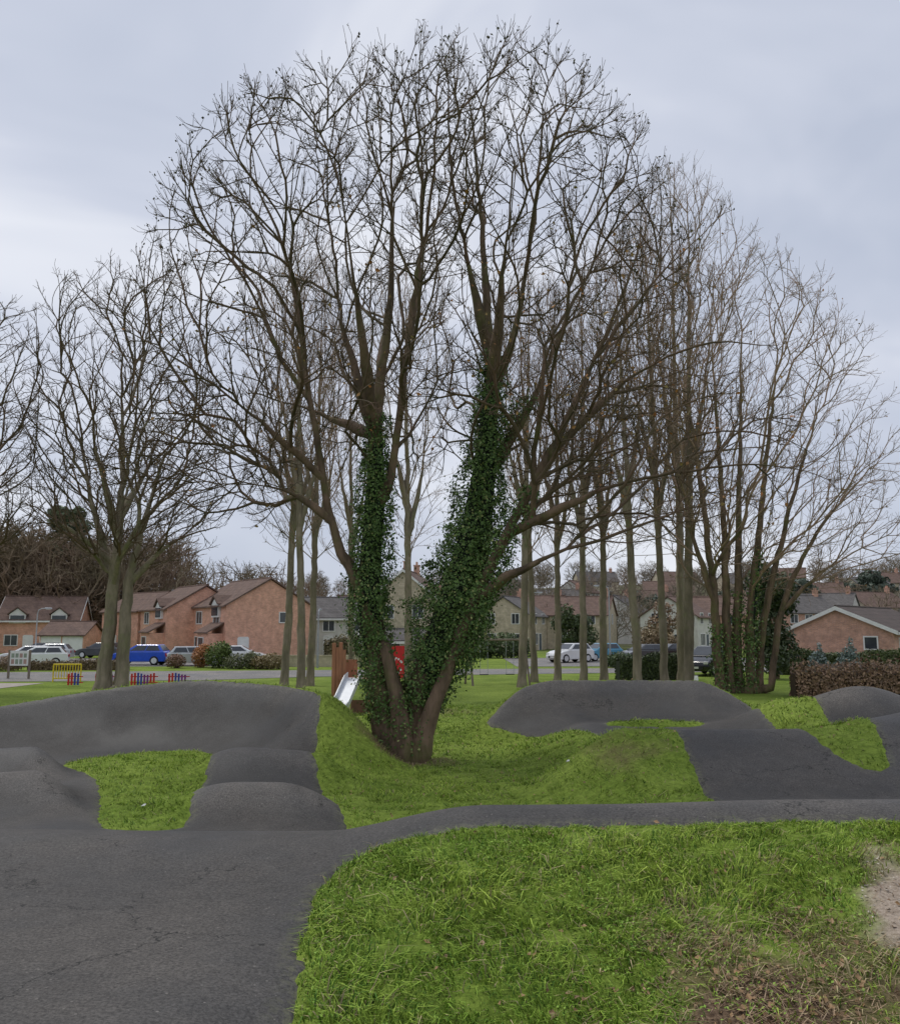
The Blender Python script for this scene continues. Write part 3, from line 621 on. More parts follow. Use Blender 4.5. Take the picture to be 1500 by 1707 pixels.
spots=[(-7.85,42,0,.95),(-6.75,40.3,1,.95),(-7.1,45,2,.95),(-1.75,38,3,.86),(3.6,44,0,.98),(4.6,48,1,1.0),(5.6,46,2,.95),(6.7,44.5,3,1.0),(8.7,41,0,1.0),(8.2,47,2,.98),(10.7,44,3,1.02),(11.6,43.0,1,1.14),(-5.6,50,3,.95),(12.9,49,2,1.25)]
limes=[]
for v in range(4):
    rng=np.random.default_rng(60+v); lean=[.5,-.6,.2,-.3][v]
    at=np.r_[ell(460,(lean,0,16.6),(2.6,2.6,7.4),rng,.4),ell(70,(lean*.6,0,10.5),(2.6,2.6,3.8),rng,.3)]; at=at[at[:,2]>7.2]
    x,y,_,s=[q for q in spots if q[2]==v][0]
    pp=[[(0,0,-.1,.215),(lean*.15,.05,3,.185),(lean*.45,0,8,.155),(lean*.7,.1,13,.10),(lean,.0,18,.05),(lean*1.1,0,22.5,.018)],
        [(lean*.45,0,8,.2),(lean*.5+.8,.3,12,.05),(lean+1.1,.4,17,.02)],[(lean*.45,0,9.2,.2),(lean*.5-.8,-.3,13.5,.05),(lean-1.1,-.4,18.5,.02)]]
    t=simple_tree('tree','tall bare slender tree with straight trunk beside the playground',(x,y,0),pp,at,70+v*3,bf=.6,dry=.04,per=3,tl=.75,sc=(s,s,s),group='row of tall bare trees behind the playground',r0=.0052,up=.4,zmin=6.6,extra=.5)
    limes.append(t)
used=[0]*4
for (x,y,v,s) in spots:
    if used[v]==0: used[v]=1; continue
    dup(limes[v],(x,y,0),random.uniform(-.5,.5)+(0 if random.random()<.5 else math.pi),(s*random.uniform(.9,1.1),s,s*random.uniform(.92,1.1)))
rng=np.random.default_rng(91)
at=np.r_[ell(1600,(1.2,0,12.6),(6.2,4.4,8.6),rng,.4),ell(420,(2.5,0,8),(7.4,4,3.4),rng,.3)]; at=at[at[:,2]>4.6]
rt_paths=[[(-1.0,0,-.1,.22),(-1.05,0,3,.19),(-1.3,0,7,.14),(-1.8,0,12,.08),(-2.6,0,16,.03)],
 [(-1.0,0,0,.2),(-.55,.1,.1,.22),(-.5,.2,4,.18),(-.5,.2,9,.12),(-.7,.2,17,.03)],
 [(-.55,0,0,.2),(-.1,.3,.1,.22),(0,.2,4,.19),(.3,.2,9,.12),(.8,.2,17.5,.03)],
 [(-.1,0,0,.2),(.35,0,.1,.22),(.55,-.1,4,.18),(1.3,-.1,9,.12),(2.4,0,16,.035)],
 [(.35,0,0,.2),(.8,.2,.1,.19),(1.2,.1,3.5,.16),(2.5,.2,8,.10),(4.2,.2,13,.035)],
 [(.8,0,0,.2),(1.25,-.1,.3,.16),(1.9,-.2,3.8,.13),(3.6,-.3,7.2,.08),(6.4,-.3,10.4,.025)],
 [(-1.1,0,4,.2),(-2.2,-.3,7.5,.07),(-3.4,-.4,11.5,.03)],[(1.9,-.2,3.8,.12),(3.9,-.6,5.6,.05),(6.8,-.8,7.2,.02)]]
rt=simple_tree('tree','bare spreading many-stemmed tree with ivy on its lower trunks',(13.2,40,0),rt_paths,at,95,dry=.06,zmin=3.4,bark='bark',twig='twigg',bf=.46,r0=.006,extra=.6)
ivy_part(rt,[((-1.0,0,.0),(-1.05,0,3.0),.25,.23,.9),((-.55,.1,.0),(-.5,.2,2.6),.27,.23,.6),((.35,0,.0),(.5,-.1,3.2),.27,.25,1),((.5,-.1,3.2),(1.0,-.1,6.5),.25,.15,.7),((-.1,.3,.0),(.05,.2,4.4),.26,.19,.8)],6,.10,210)

def low_tree(seed):
    rng=np.random.default_rng(seed)
    at=ell(230,(0,0,7),(3.6,3.6,4.6),rng,.3); at=at[at[:,2]>1.5]
    pos,par,rm=fan_tree([[(0,0,0,.22),(0.1,0,4,.15),(0,0,8,.06)]],at,.8,.35,seed,1.5,kdir=.5)
    pos,par,rm,tw=add_twigs(pos,par,rm,seed,3,1.2,.2,.7,spread=.8)
    r=radii(par,rm,.020,2.5); return branch_mesh(pos,par,r,par>=0,3)
LT=[low_tree(200+i) for i in range(3)]
def wood(name,places,m):
    VV=[];FF=[];b=0
    for i,(x,y,z,s,h) in enumerate(places):
        V,F=LT[i%3]; a=random.uniform(0,6.28); c,sn=math.cos(a),math.sin(a)
        W=np.stack([(V[:,0]*c-V[:,1]*sn)*s+x,(V[:,0]*sn+V[:,1]*c)*s+y,V[:,2]*h+z],1); VV.append(W);FF.append(F+b);b+=len(V)
    return np_mesh(name,np.concatenate(VV),np.concatenate(FF),m,stuff=True)
pl=[]
for i in range(64):
    x=random.uniform(-70,-20) if i%3 else random.uniform(-66,-38); y=random.uniform(106,128); k=random.uniform(.95,1.4)*(1.05 if x<-36 else .8); pl.append((x,y,H1(x,y)-.3,k*1.1,k))
for i in range(14): x=random.uniform(-70,-50); y=random.uniform(86,100); pl.append((x,y,0,.9,.95))
wood('woodland',pl,mat('wood brown',(.28,.195,.14),.9,(.165,.14,.09),.08))
pl=[]
for i in range(180):
    x=random.uniform(-40,150); y=random.uniform(116,300); k=random.uniform(.5,.9); pl.append((x,y,H1(x,y)-.3,k*1.15,k))
wood('woodland',pl,mat('wood grey brown',(.27,.205,.155),.9,(.14,.13,.085),.05))
print('woods',time.time()-T0)

def blob_leaves(parts,n,size,rng,c0,c1):
    PP=[];NN=[]
    tot=sum(p[3]*p[4] for p in parts)
    for (x,y,z,rx,rz_) in parts:
        k=int(n*rx*rz_/tot); d=rng.normal(size=(k,3)); d/=np.linalg.norm(d,axis=1)[:,None]; rr=rng.uniform(.6,1.1,k)[:,None]
        PP.append(np.array([x,y,z])+d*rr*np.array([rx,rx,rz_])); NN.append(d)
    P=np.concatenate(PP);Nn=np.concatenate(NN);n=len(P)
    V,F=kites(n,P,size*rng.uniform(.6,1.4,n),rng,Nn,.6)
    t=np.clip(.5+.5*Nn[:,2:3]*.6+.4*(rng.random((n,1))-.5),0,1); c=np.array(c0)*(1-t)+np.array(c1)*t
    return V,F,np.repeat(c,4,0)
def bush(label,x,y,parts,n,size,c0,c1,name='bush',cat='bush',group=None,trunk=0):
    rng=np.random.default_rng(int(abs(x*31+y*7))+5)
    t=thing(name,label,cat,(x,y,H1(x,y)),0,group)
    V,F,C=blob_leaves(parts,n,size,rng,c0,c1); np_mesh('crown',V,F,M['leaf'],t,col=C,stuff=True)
    mb=MB(); top=max(p[2] for p in parts); mb.cyl((0,0,-.1),(0,0,top*.8),.06+trunk,.03+trunk*.5); 
    for p in parts[:5]: mb.cyl((0,0,top*.15),(p[0],p[1],p[2]),.03+trunk*.3,.015)
    mb.make('trunk',M['bark'],t)
    return t
def conif(n_t,h,w):
    ps=[]
    for i in range(n_t):
        f=i/(n_t-1); z=h*(.2+.78*f); k=w*(1-f*.75)
        for a in range(max(1,int(5*(1-f)+1))):
            an=a*2.1+i; ps.append((math.cos(an)*k*.5,math.sin(an)*k*.5,z,k*.6,h*.09))
    return ps
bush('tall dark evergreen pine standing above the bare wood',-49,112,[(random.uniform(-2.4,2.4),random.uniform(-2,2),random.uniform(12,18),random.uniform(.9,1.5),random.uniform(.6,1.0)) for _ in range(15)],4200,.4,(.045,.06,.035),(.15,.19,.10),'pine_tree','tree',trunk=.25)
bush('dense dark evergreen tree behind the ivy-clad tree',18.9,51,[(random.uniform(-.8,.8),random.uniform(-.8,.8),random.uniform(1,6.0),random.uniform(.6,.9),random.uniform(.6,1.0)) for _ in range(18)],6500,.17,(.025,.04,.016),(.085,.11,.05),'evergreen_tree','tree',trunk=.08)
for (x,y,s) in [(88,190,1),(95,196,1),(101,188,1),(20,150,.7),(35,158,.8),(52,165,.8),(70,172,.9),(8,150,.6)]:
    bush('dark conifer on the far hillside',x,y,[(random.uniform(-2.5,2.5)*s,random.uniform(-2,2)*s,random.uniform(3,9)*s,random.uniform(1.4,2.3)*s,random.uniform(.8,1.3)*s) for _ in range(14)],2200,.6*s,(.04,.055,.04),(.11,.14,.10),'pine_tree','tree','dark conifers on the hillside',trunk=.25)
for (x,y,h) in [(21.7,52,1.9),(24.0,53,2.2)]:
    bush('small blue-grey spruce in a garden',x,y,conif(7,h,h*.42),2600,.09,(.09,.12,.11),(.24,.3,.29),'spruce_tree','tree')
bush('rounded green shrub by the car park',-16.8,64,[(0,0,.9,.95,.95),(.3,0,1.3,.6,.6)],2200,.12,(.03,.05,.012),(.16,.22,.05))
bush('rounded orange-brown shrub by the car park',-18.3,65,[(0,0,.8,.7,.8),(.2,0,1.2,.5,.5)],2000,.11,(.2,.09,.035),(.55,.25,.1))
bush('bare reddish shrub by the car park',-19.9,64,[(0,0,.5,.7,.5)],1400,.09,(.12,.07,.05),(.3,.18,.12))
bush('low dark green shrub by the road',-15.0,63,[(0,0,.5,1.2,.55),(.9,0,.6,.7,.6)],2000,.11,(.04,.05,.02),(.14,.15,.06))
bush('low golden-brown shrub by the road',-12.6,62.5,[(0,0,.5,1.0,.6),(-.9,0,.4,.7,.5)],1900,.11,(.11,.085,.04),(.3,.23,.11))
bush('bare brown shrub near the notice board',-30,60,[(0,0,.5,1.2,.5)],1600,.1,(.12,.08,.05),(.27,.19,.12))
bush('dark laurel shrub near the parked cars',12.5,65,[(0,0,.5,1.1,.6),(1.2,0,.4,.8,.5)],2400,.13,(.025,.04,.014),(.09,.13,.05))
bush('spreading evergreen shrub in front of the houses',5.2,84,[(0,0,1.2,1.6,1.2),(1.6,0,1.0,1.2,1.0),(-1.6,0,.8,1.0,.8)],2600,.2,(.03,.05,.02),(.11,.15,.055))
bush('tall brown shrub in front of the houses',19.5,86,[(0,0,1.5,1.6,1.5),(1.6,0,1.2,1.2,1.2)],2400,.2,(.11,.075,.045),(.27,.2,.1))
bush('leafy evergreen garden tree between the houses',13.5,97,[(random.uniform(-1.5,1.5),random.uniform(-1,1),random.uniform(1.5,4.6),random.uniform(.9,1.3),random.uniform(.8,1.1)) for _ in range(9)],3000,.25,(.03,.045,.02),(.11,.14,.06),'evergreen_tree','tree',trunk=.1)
bush('rusty brown garden tree between the houses',24.5,98,[(random.uniform(-1.5,1.5),random.uniform(-1,1),random.uniform(1.5,5),random.uniform(.9,1.3),random.uniform(.8,1.1)) for _ in range(9)],2600,.22,(.12,.08,.05),(.3,.2,.12),'garden_tree','tree',trunk=.1)
def hedge(label,x0,y0,x1,y1,h,w,c0,c1,n,size,jag=.08):
    rng=np.random.default_rng(int(abs(x0*13+y0*3))+9); L=math.hypot(x1-x0,y1-y0); a=math.atan2(y1-y0,x1-x0)
    t=thing('hedge',label,'hedge',((x0+x1)/2,(y0+y1)/2,H1((x0+x1)/2,(y0+y1)/2)),a)
    mb=MB(); mb.box(-L/2,L/2,-w*.36,w*.36,0,h*.8); mb.make('branches',mat('hedge inner',tuple(v*.6 for v in c0),.95,tuple(v*.4 for v in c0),5),t)
    q=rng.random(n); u=rng.uniform(-L/2,L/2,n); z=rng.uniform(0,h,n); y=np.where(q<.45,-w/2,w/2); top=q>.8
    y=np.where(top,rng.uniform(-w/2,w/2,n),y*rng.uniform(.8,1.1,n)); und=1+.10*np.sin(u*.9)+.06*np.sin(u*2.7+1)+jag*rng.normal(size=n); z=np.where(top,h,z)*und
    nn=np.stack([0*u,np.where(top,0,np.sign(y)),np.where(top,1.,.2)],1)
    V,F=kites(n,np.stack([u,y,z],1),size*rng.uniform(.6,1.4,n),rng,nn,.7); k=rng.random((n,1)); c=np.array(c0)*(1-k)+np.array(c1)*k
    np_mesh('leaves',V,F,M['leaf'],t,col=np.repeat(c,4,0),stuff=True); return t
hedge('brown beech hedge with dry leaves beside the fence',14.8,38.2,34,37.2,1.2,.9,(.13,.085,.055),(.38,.24,.15),22000,.09,.16)
hedge('clipped dark green hedge in front of the bungalow',20.5,55.5,33,57,1.3,1.0,(.04,.055,.02),(.13,.16,.06),16000,.11,.05)
hedge('dark evergreen hedge beside the road',9.5,50,13.6,50.5,1.3,1.0,(.03,.045,.018),(.10,.13,.05),8000,.1,.05)
hedge('scruffy low brown hedge along the road',-29,61.0,-22.5,61.3,.5,.9,(.1,.065,.04),(.25,.19,.1),5000,.12,.2)
hedge('tall brown hedge behind the car park',-12,84,4,86,1.6,1.2,(.08,.065,.035),(.22,.18,.09),9000,.2,.12)

# ------------------------------------------------------------------ buildings
def house(label,x,y,rot,w,d,eh,rh,wall,roof,wins=(),doors=(),chim=(),name='house',cat='house',fascia=True,z=None,group=None):
    z=H1(x,y)-.05 if z is None else z
    t=thing(name,label,cat,(x,y,z),R(rot),group)
    mb=MB(); hw,hd=w/2,d/2
    mb.add([(-hw,-hd,-.6),(hw,-hd,-.6),(hw,hd,-.6),(-hw,hd,-.6),(-hw,-hd,eh),(hw,-hd,eh),(hw,hd,eh),(-hw,hd,eh),(-hw,0,rh-.05),(hw,0,rh-.05)],
       [(0,1,5,4),(2,3,7,6),(1,2,6,9,5),(3,0,4,8,7),(4,5,9,8),(6,7,8,9),(0,3,2,1)])
    mb.make('wall',M[wall],t)
    ov=.35; sl=(rh-eh)/hd; ez=eh-ov*sl; th=.16; ox=hw+.22
    mb=MB()
    for s in(-1,1):
        mb.hexa([(-ox,s*(hd+ov),ez+.02),(ox,s*(hd+ov),ez+.02),(ox,0,rh+.02),(-ox,0,rh+.02),(-ox,s*(hd+ov),ez+th),(ox,s*(hd+ov),ez+th),(ox,0,rh+th),(-ox,0,rh+th)])
    mb.cyl((-ox,0,rh+th),(ox,0,rh+th),.09,n=6)
    ro=mb.make('roof',M[roof],t)
    for cx,cy,ch in chim:
        c=MB(); c.box(cx-.35,cx+.35,cy-.3,cy+.3,rh-1.0,rh+ch); c.box(cx-.41,cx+.41,cy-.36,cy+.36,rh+ch,rh+ch+.12)
        for k in(-.17,.17): c.cyl((cx+k,cy,rh+ch+.12),(cx+k,cy,rh+ch+.5),.11,.09,n=8,mi=0)
        c.make('chimney',M['redbrick'],ro)
    if fascia:
        mb=MB()
        for sx in(-1,1):
            for s in(-1,1):
                xa=sx*(ox+.003); xb=sx*(ox+.04)
                mb.hexa([(xa,s*(hd+ov),ez-.14),(xb,s*(hd+ov),ez-.14),(xb,0,rh-.14),(xa,0,rh-.14),(xa,s*(hd+ov),ez+th-.02),(xb,s*(hd+ov),ez+th-.02),(xb,0,rh+th-.02),(xa,0,rh+th-.02)])
        for s in(-1,1): mb.box(-ox,ox,s*(hd+ov)-.05+(.06*s),s*(hd+ov)+.05+(.06*s),ez-.12,ez+.06)
        mb.make('fascia',M['white'],t)
    def pt(face,a,o,zz):
        return {'f':(a,-hd-o,zz),'b':(-a,hd+o,zz),'r':(hw+o,a,zz),'l':(-hw-o,-a,zz)}[face]
    def slab(mb,face,a0,a1,z0,z1,o0,o1):
        mb.hexa([pt(face,a0,o0,z0),pt(face,a1,o0,z0),pt(face,a1,o1,z0),pt(face,a0,o1,z0),pt(face,a0,o0,z1),pt(face,a1,o0,z1),pt(face,a1,o1,z1),pt(face,a0,o1,z1)])
    for (face,a,zc,ww,wh) in wins:
        m1=MB(); slab(m1,face,a-ww/2,a+ww/2,zc-wh/2,zc+wh/2,-.02,.015); wo=m1.make('window',M['glass'],t)
        m2=MB(); f=.09
        slab(m2,face,a-ww/2-f,a-ww/2,zc-wh/2-f,zc+wh/2+f,-.01,.06); slab(m2,face,a+ww/2,a+ww/2+f,zc-wh/2-f,zc+wh/2+f,-.01,.06)
        slab(m2,face,a-ww/2,a+ww/2,zc+wh/2,zc+wh/2+f,-.01,.058); slab(m2,face,a-ww/2,a+ww/2,zc-wh/2-f,zc-wh/2,-.01,.07)
        if ww>.8:
            k=2 if ww<1.7 else 3
            for i in range(1,k): q=a-ww/2+ww*i/k; slab(m2,face,q-.03,q+.03,zc-wh/2,zc+wh/2,.016,.05)
        m2.make('frame',M['white'],wo)
    for (face,a,ww,wh,mt) in doors:
        m1=MB(); slab(m1,face,a-ww/2,a+ww/2,0,wh,-.01,.05); do=m1.make('door',M[mt],t)
        m2=MB(); slab(m2,face,a-ww/2-.08,a-ww/2,0,wh,-.005,.07); slab(m2,face,a+ww/2,a+ww/2+.08,0,wh,-.005,.07); slab(m2,face,a-ww/2,a+ww/2,wh,wh+.09,-.005,.068); m2.make('frame',M['white'],do)
    return t
def porch(t,x,w,d,h,fy,roof='roofbrown'):
    mb=MB(); mb.box(x-w/2,x+w/2,fy-d,fy-.01,-.2,h); p=mb.make('porch',M['pinkbrick'],t)
    mb=MB(); mb.hexa([(x-w/2-.2,fy-d-.25,h),(x+w/2+.2,fy-d-.25,h),(x+w/2+.2,fy-.01,h+.9),(x-w/2-.2,fy-.01,h+.9),(x-w/2-.2,fy-d-.25,h+.14),(x+w/2+.2,fy-d-.25,h+.14),(x+w/2+.2,fy-.01,h+1.04),(x-w/2-.2,fy-.01,h+1.04)]); mb.make('porch_roof',M[roof],p)
    mb=MB(); mb.box(x-w*.35,x+w*.1,fy-d-.04,fy-d-.005,.9,2.0); wi=mb.make('window',M['glass'],p)
    mb=MB(); mb.box(x-w*.35-.08,x-w*.35,fy-d-.07,fy-d-.002,.82,2.08); mb.box(x+w*.1,x+w*.1+.08,fy-d-.07,fy-d-.002,.82,2.08); mb.box(x-w*.35,x+w*.1,fy-d-.07,fy-d-.002,2.0,2.08); mb.box(x-w*.35,x+w*.1,fy-d-.08,fy-d-.002,.82,.9); mb.make('frame',M['white'],wi)
def dormer(t,x,fy,z,w=1.8,h=1.2):
    mb=MB(); mb.box(x-w/2,x+w/2,fy-.25,fy+1.0,z,z+h); d=mb.make('dormer',M['white'],t)
    mb=MB(); mb.box(x-w/2+.12,x+w/2-.12,fy-.30,fy-.24,z+.15,z+h-.12); mb.make('window',M['glass'],d)
    mb=MB()
    for s in(-1,1): mb.hexa([(x+s*(w/2+.2),fy-.45,z+h-.05),(x,fy-.45,z+h+.75),(x,fy+2.0,z+h+.75),(x+s*(w/2+.2),fy+1.2,z+h-.05),(x+s*(w/2+.2),fy-.45,z+h+.08),(x,fy-.45,z+h+.9),(x,fy+2.0,z+h+.9),(x+s*(w/2+.2),fy+1.2,z+h+.08)])
    mb.make('dormer_roof',M['roofbrown'],d)
    mb=MB(); mb.add([(x-w/2,fy-.26,z+h),(x+w/2,fy-.26,z+h),(x,fy-.26,z+h+.68)],[(0,1,2)]); mb.make('gable',M['white'],d)
gl='pink brick houses around the car park'
a=house('pink brick two-storey house with brown roof and gable end',-19.9,87,-55,10,8.6,5.0,7.5,'pinkbrick','roofbrown',[('r',1.4,3.9,.8,.9),('f',2.6,3.9,1.5,1.1),('f',-2.2,3.9,1.5,1.1),('f',-2.4,1.4,1.6,1.2)],[('r',-2.6,.95,2.0,'white'),('f',.4,.9,2.0,'door')],group=gl,fascia=False)
porch(a,2.9,3.0,1.4,2.4,-4.3); dormer(a,2.7,-4.3,3.9)
b=house('pink brick house with bay dormer and porch',-27.2,92,-55,9,7.8,4.8,7.1,'pinkbrick','roofbrown',[('f',-2.2,3.9,1.5,1.1),('r',1.0,3.8,.7,.9),('f',-2.4,1.4,1.6,1.2)],[('f',.4,.9,2.0,'door')],group=gl,fascia=False)
porch(b,2.4,3.0,1.4,2.4,-3.9); dormer(b,2.4,-3.9,3.8)
house('pink brick terraced house with plain gable',-34,99,-42,8,7,4.7,6.7,'pinkbrick','roofbrown',[('r',0,3.8,.9,1),('f',1.8,3.8,1.2,1),('f',-1.8,3.8,1.2,1),('f',1.8,1.4,1.6,1.1)],[('f',-1.0,.9,2.0,'white')],group=gl,fascia=False)
c=house('pink brick house with two gabled dormers',-47.5,103,12,8.6,6.6,3.9,6.4,'pinkbrick','roofbrown',[('f',-2.8,1.5,1.3,1.1),('f',2.9,1.5,1.3,1.1),('f',.9,1.5,1.2,1.1)],[('f',-1.0,.95,2.0,'white')],group=gl)
dormer(c,-2.2,-3.3,3.4,1.7,1.0); dormer(c,2.2,-3.3,3.4,1.7,1.0)
house('pink brick house at the end of the close',-57,96,30,8,7,4.4,6.4,'pinkbrick','roofbrown',[('f',2,3.6,1.2,1),('f',-2,3.6,1.2,1),('r',0,3.4,1,1),('f',2,1.4,1.5,1.1)],[('f',-1,.9,2.0,'door')],group=gl)
house('low brick garage with brown pitched roof',-39.5,92,0,4.5,5,2.2,3.4,'pinkbrick','roofbrown',[],[('f',-1.1,1.9,2.0,'white'),('f',1.1,1.9,2.0,'white')],name='garage',cat='garage',fascia=False)
house('cream stone house with gable and red brick chimneys',-4.3,98,82,10,7.5,6.0,9.0,'stone','roofbrown',[('l',-1.6,4.6,1.1,1.3),('l',1.6,4.6,1.1,1.3),('l',-1.6,1.7,1.2,1.3),('l',1.6,1.7,1.2,1.3),('b',2,4.6,1,1.2)],[('l',0,.9,2.1,'door')],[(-3.0,0,1.0),(3.2,0,1.0)])
house('pale rendered house with slate roof',-13,94,8,8.5,7,4.0,6.0,'render','roofgrey',[('f',-2.6,3.1,1.1,1),('f',0,3.1,1.1,1),('f',2.6,3.1,1.1,1),('f',-2.6,1.2,1.4,1.1),('f',2.6,1.2,1.4,1.1)],[('f',0,.95,2.0,'white')],[(2.8,0,.9)])
W2=[('f',-1.8,4.0,1.1,1.2),('f',1.8,4.0,1.1,1.2),('f',-1.6,1.5,1.7,1.3),('l',-1.6,4.0,.9,1.2),('l',1.6,4.0,.9,1.2),('r',0,4.0,.9,1.2),('l',1.4,1.5,1.4,1.2),('l',-1.6,1.5,1.2,1.2)]
for (x,y,rt_,w,rf,wl,lab,eh) in [(8.2,114,68,8,'roofgrey','stone','cream stone house with gable facing the trees',4.4),(17.8,118,-20,8,'roofbrown','stone','cream stone house with brown roof behind the trees',4.6),(28.0,108,58,7,'roofbrown','render','pale gabled house with brown roof',4.2),(38,120,-32,9,'roofbrown','redbrick','red brick house behind the hedge',4.6)]:
    house(lab,x,y,rt_,w,7.0,eh,eh+2.3,wl,rf,W2,[('f',.3,.95,2.1,'door')],[(w*.4,0,.9)],group='houses beyond the car park',fascia=False)
for i,(x,y,rt_,w,rf,wl) in enumerate([(2,133,30,9,'roofbrown','stone'),(14,140,-25,9,'roofbrown','stone'),(27,138,64,9,'roofgrey','render'),(42,136,-38,9,'roofbrown','stone'),(-12,128,25,9,'roofbrown','redbrick'),(55,140,13,10,'roofgrey','redbrick'),(65,152,-36,10,'roofgrey','render'),(76,158,25,11,'roofbrown','stone'),(90,160,-14,11,'roofbrown','stone'),(62,176,33,10,'roofgrey','render'),(80,190,-16,10,'roofbrown','stone'),(98,205,24,11,'roofgrey','stone'),(38,168,16,10,'roofbrown','stone'),(22,175,-35,10,'roofgrey','redbrick'),(6,168,70,10,'roofbrown','stone'),(-6,180,-20,10,'roofbrown','render'),(50,200,-12,11,'roofbrown','stone'),(74,222,18,11,'roofgrey','stone'),(30,205,60,10,'roofbrown','render'),(14,215,-14,10,'roofgrey','stone'),(60,232,10,11,'roofbrown','stone'),(92,240,-22,11,'roofbrown','render'),(110,222,12,11,'roofbrown','stone'),(40,240,8,11,'roofgrey','stone')]):
    house('distant house on the hillside with pitched roof',x,y,rt_,w,7.5,4.6,7.2,wl,rf,[('f',-2.6,3.6,1.2,1.2),('f',0,3.6,1.2,1.2),('f',2.6,3.6,1.2,1.2),('f',-2.6,1.3,1.5,1.2),('f',2.6,1.3,1.5,1.2)],[('f',0,.9,2.0,'white')],[(w*.4,0,.9)],group='houses on the hillside',fascia=False)
house('red brick bungalow with white bargeboards and dark roof',32.0,67.5,-132,13,7.4,2.75,4.35,'redbrick','roofdark',[('b',-4.5,1.7,1.6,1.0),('b',-1.5,1.7,1.6,1.0),('b',2,1.7,1.6,1.0),('r',2.2,1.9,.8,.8)],[('b',4.6,.9,2.0,'white')],name='bungalow',cat='bungalow')
house('low shed with pale metal roof beside the playground',-4.5,70,5,5,3,2.0,2.7,'render','roofgrey',[],[('f',0,.9,1.9,'door')],name='shed',cat='shed')
mb=MB(); mb.box(-14,-1.8,66.0,66.22,0,.8); mb.box(-14.02,-1.78,65.97,66.25,.8,.87); o=mb.make('garden_wall',M['stone']); o["label"]="low stone garden wall beside the road"; o["category"]="wall"

# ------------------------------------------------------------------ cars
def car(label,x,y,rot,paint,L=4.2,hs=1.0,w=.86):
    t=thing('parked_car',label,'car',(x,y,H1(x,y)+.016),R(rot),'cars parked around the green'); k=L/4.2
    def P(pr): return [(a*k,b*hs) for a,b in pr]
    mb=MB()
    mb.extr(P([(-2.02,.26),(-2.1,.55),(-2.04,.92),(-1.9,.99),(.8,.98),(1.62,.86),(1.98,.72),(2.1,.5),(2.02,.24)]),-w,w)
    zb,zt=.97*hs,1.46*hs; xb0,xb1,xt0,xt1=-1.92*k,.98*k,-1.52*k,.12*k; wb,wt=w-.05,w-.24
    mb.hexa([(xb0,-wb,zb),(xb1,-wb,zb),(xb1,wb,zb),(xb0,wb,zb),(xt0,-wt,zt),(xt1,-wt,zt),(xt1,wt,zt),(xt0,wt,zt)])
    mb.make('body',paint,t,bevel=.07,seg=3,smooth=False)
    def lerp(a,b,f): return tuple(a[i]+(b[i]-a[i])*f for i in range(3))
    def panel(mb,c00,c10,c11,c01,out):
        o=Vector(out)*.012; i=-Vector(out)*.03
        q=[c00,c10,c11,c01]; mb.hexa([tuple(Vector(p)+i) for p in q]+[tuple(Vector(p)+o) for p in q])
    for s in(-1,1):
        for f0,f1 in((.08,.46),(.49,.88)):
            b0=(xb0+(xb1-xb0)*f0,s*wb,zb);b1=(xb0+(xb1-xb0)*f1,s*wb,zb);t0=(xt0+(xt1-xt0)*f0,s*wt,zt);t1=(xt0+(xt1-xt0)*f1,s*wt,zt)
            mb=MB(); panel(mb,lerp(b0,t0,.14),lerp(b1,t1,.14),lerp(b1,t1,.86),lerp(b0,t0,.86),(0,s,.3)); mb.make('side_window',M['glass'],t)
    for nm,xb_,xt_,sx in(('windscreen',xb1,xt1,1),('rear_window',xb0,xt0,-1)):
        mb=MB(); c=[(xb_,-wb*.92,zb),(xb_,wb*.92,zb),(xt_,wt*.9,zt),(xt_,-wt*.9,zt)]
        panel(mb,lerp(c[0],c[3],.12),lerp(c[1],c[2],.12),lerp(c[1],c[2],.9),lerp(c[0],c[3],.9),(sx*.6,0,.5)); mb.make(nm,M['glass'],t)
    for sx in(-1.28,1.3):
        for s in(-1,1):
            wh=bpy.data.objects.new('wheel',None); link(wh); wh.parent=t
            mb=MB(); mb.cyl((sx*k,s*(w-.2),.33*hs),(sx*k,s*(w+.015),.33*hs),.335*hs,n=20); mb.make('tyre',M['black'],wh,bevel=.03)
            mb=MB(); mb.cyl((sx*k,s*(w+.0),.33*hs),(sx*k,s*(w+.03),.33*hs),.21*hs,n=14); mb.make('rim',M['steel'],wh)
    for s in(-1,1):
        mb=MB(); mb.box(1.9*k,2.06*k,s*.68-.14,s*.68+.14,.6*hs,.74*hs); mb.make('headlight',M['lampglass'],t,bevel=.03)
        mb=MB(); mb.box(-2.11*k,-2.0*k,s*.7-.1,s*.7+.1,.66*hs,.86*hs); mb.make('tail_light',M['tail'],t,bevel=.02)
        mb=MB(); mb.box(.72*k,.88*k,s*(w+.07)-.07,s*(w+.07)+.07,.98*hs,1.1*hs); mb.make('mirror',paint,t,bevel=.03)
    mb=MB(); mb.box(2.04*k,2.115*k,-.5,.5,.34*hs,.52*hs); mb.make('grille',M['plastic'],t)
    mb=MB(); mb.box(2.118*k,2.13*k,-.26,.26,.38*hs,.48*hs); mb.make('number_plate',M['white'],t)
    return t
car('white hatchback parked near the notice board',-33.6,70,195,M['carwhite'])
car('white estate car parked in front of the houses',-31.3,66.8,200,M['carwhite'],4.5)
car('silver car parked in front of the houses',-35.6,78,190,M['carsilver'])
car('dark saloon parked outside a pink house',-33.4,84,175,M['cargrey'])
car('bright blue car parked by the brick houses',-24.2,69,178,M['carblue'],4.5,1.08)
car('silver car with long windscreen behind the hedge',-19.6,68,20,M['carsilver'],4.4)
car('pale car half hidden behind shrubs',-16.9,71,10,M['carwhite'])
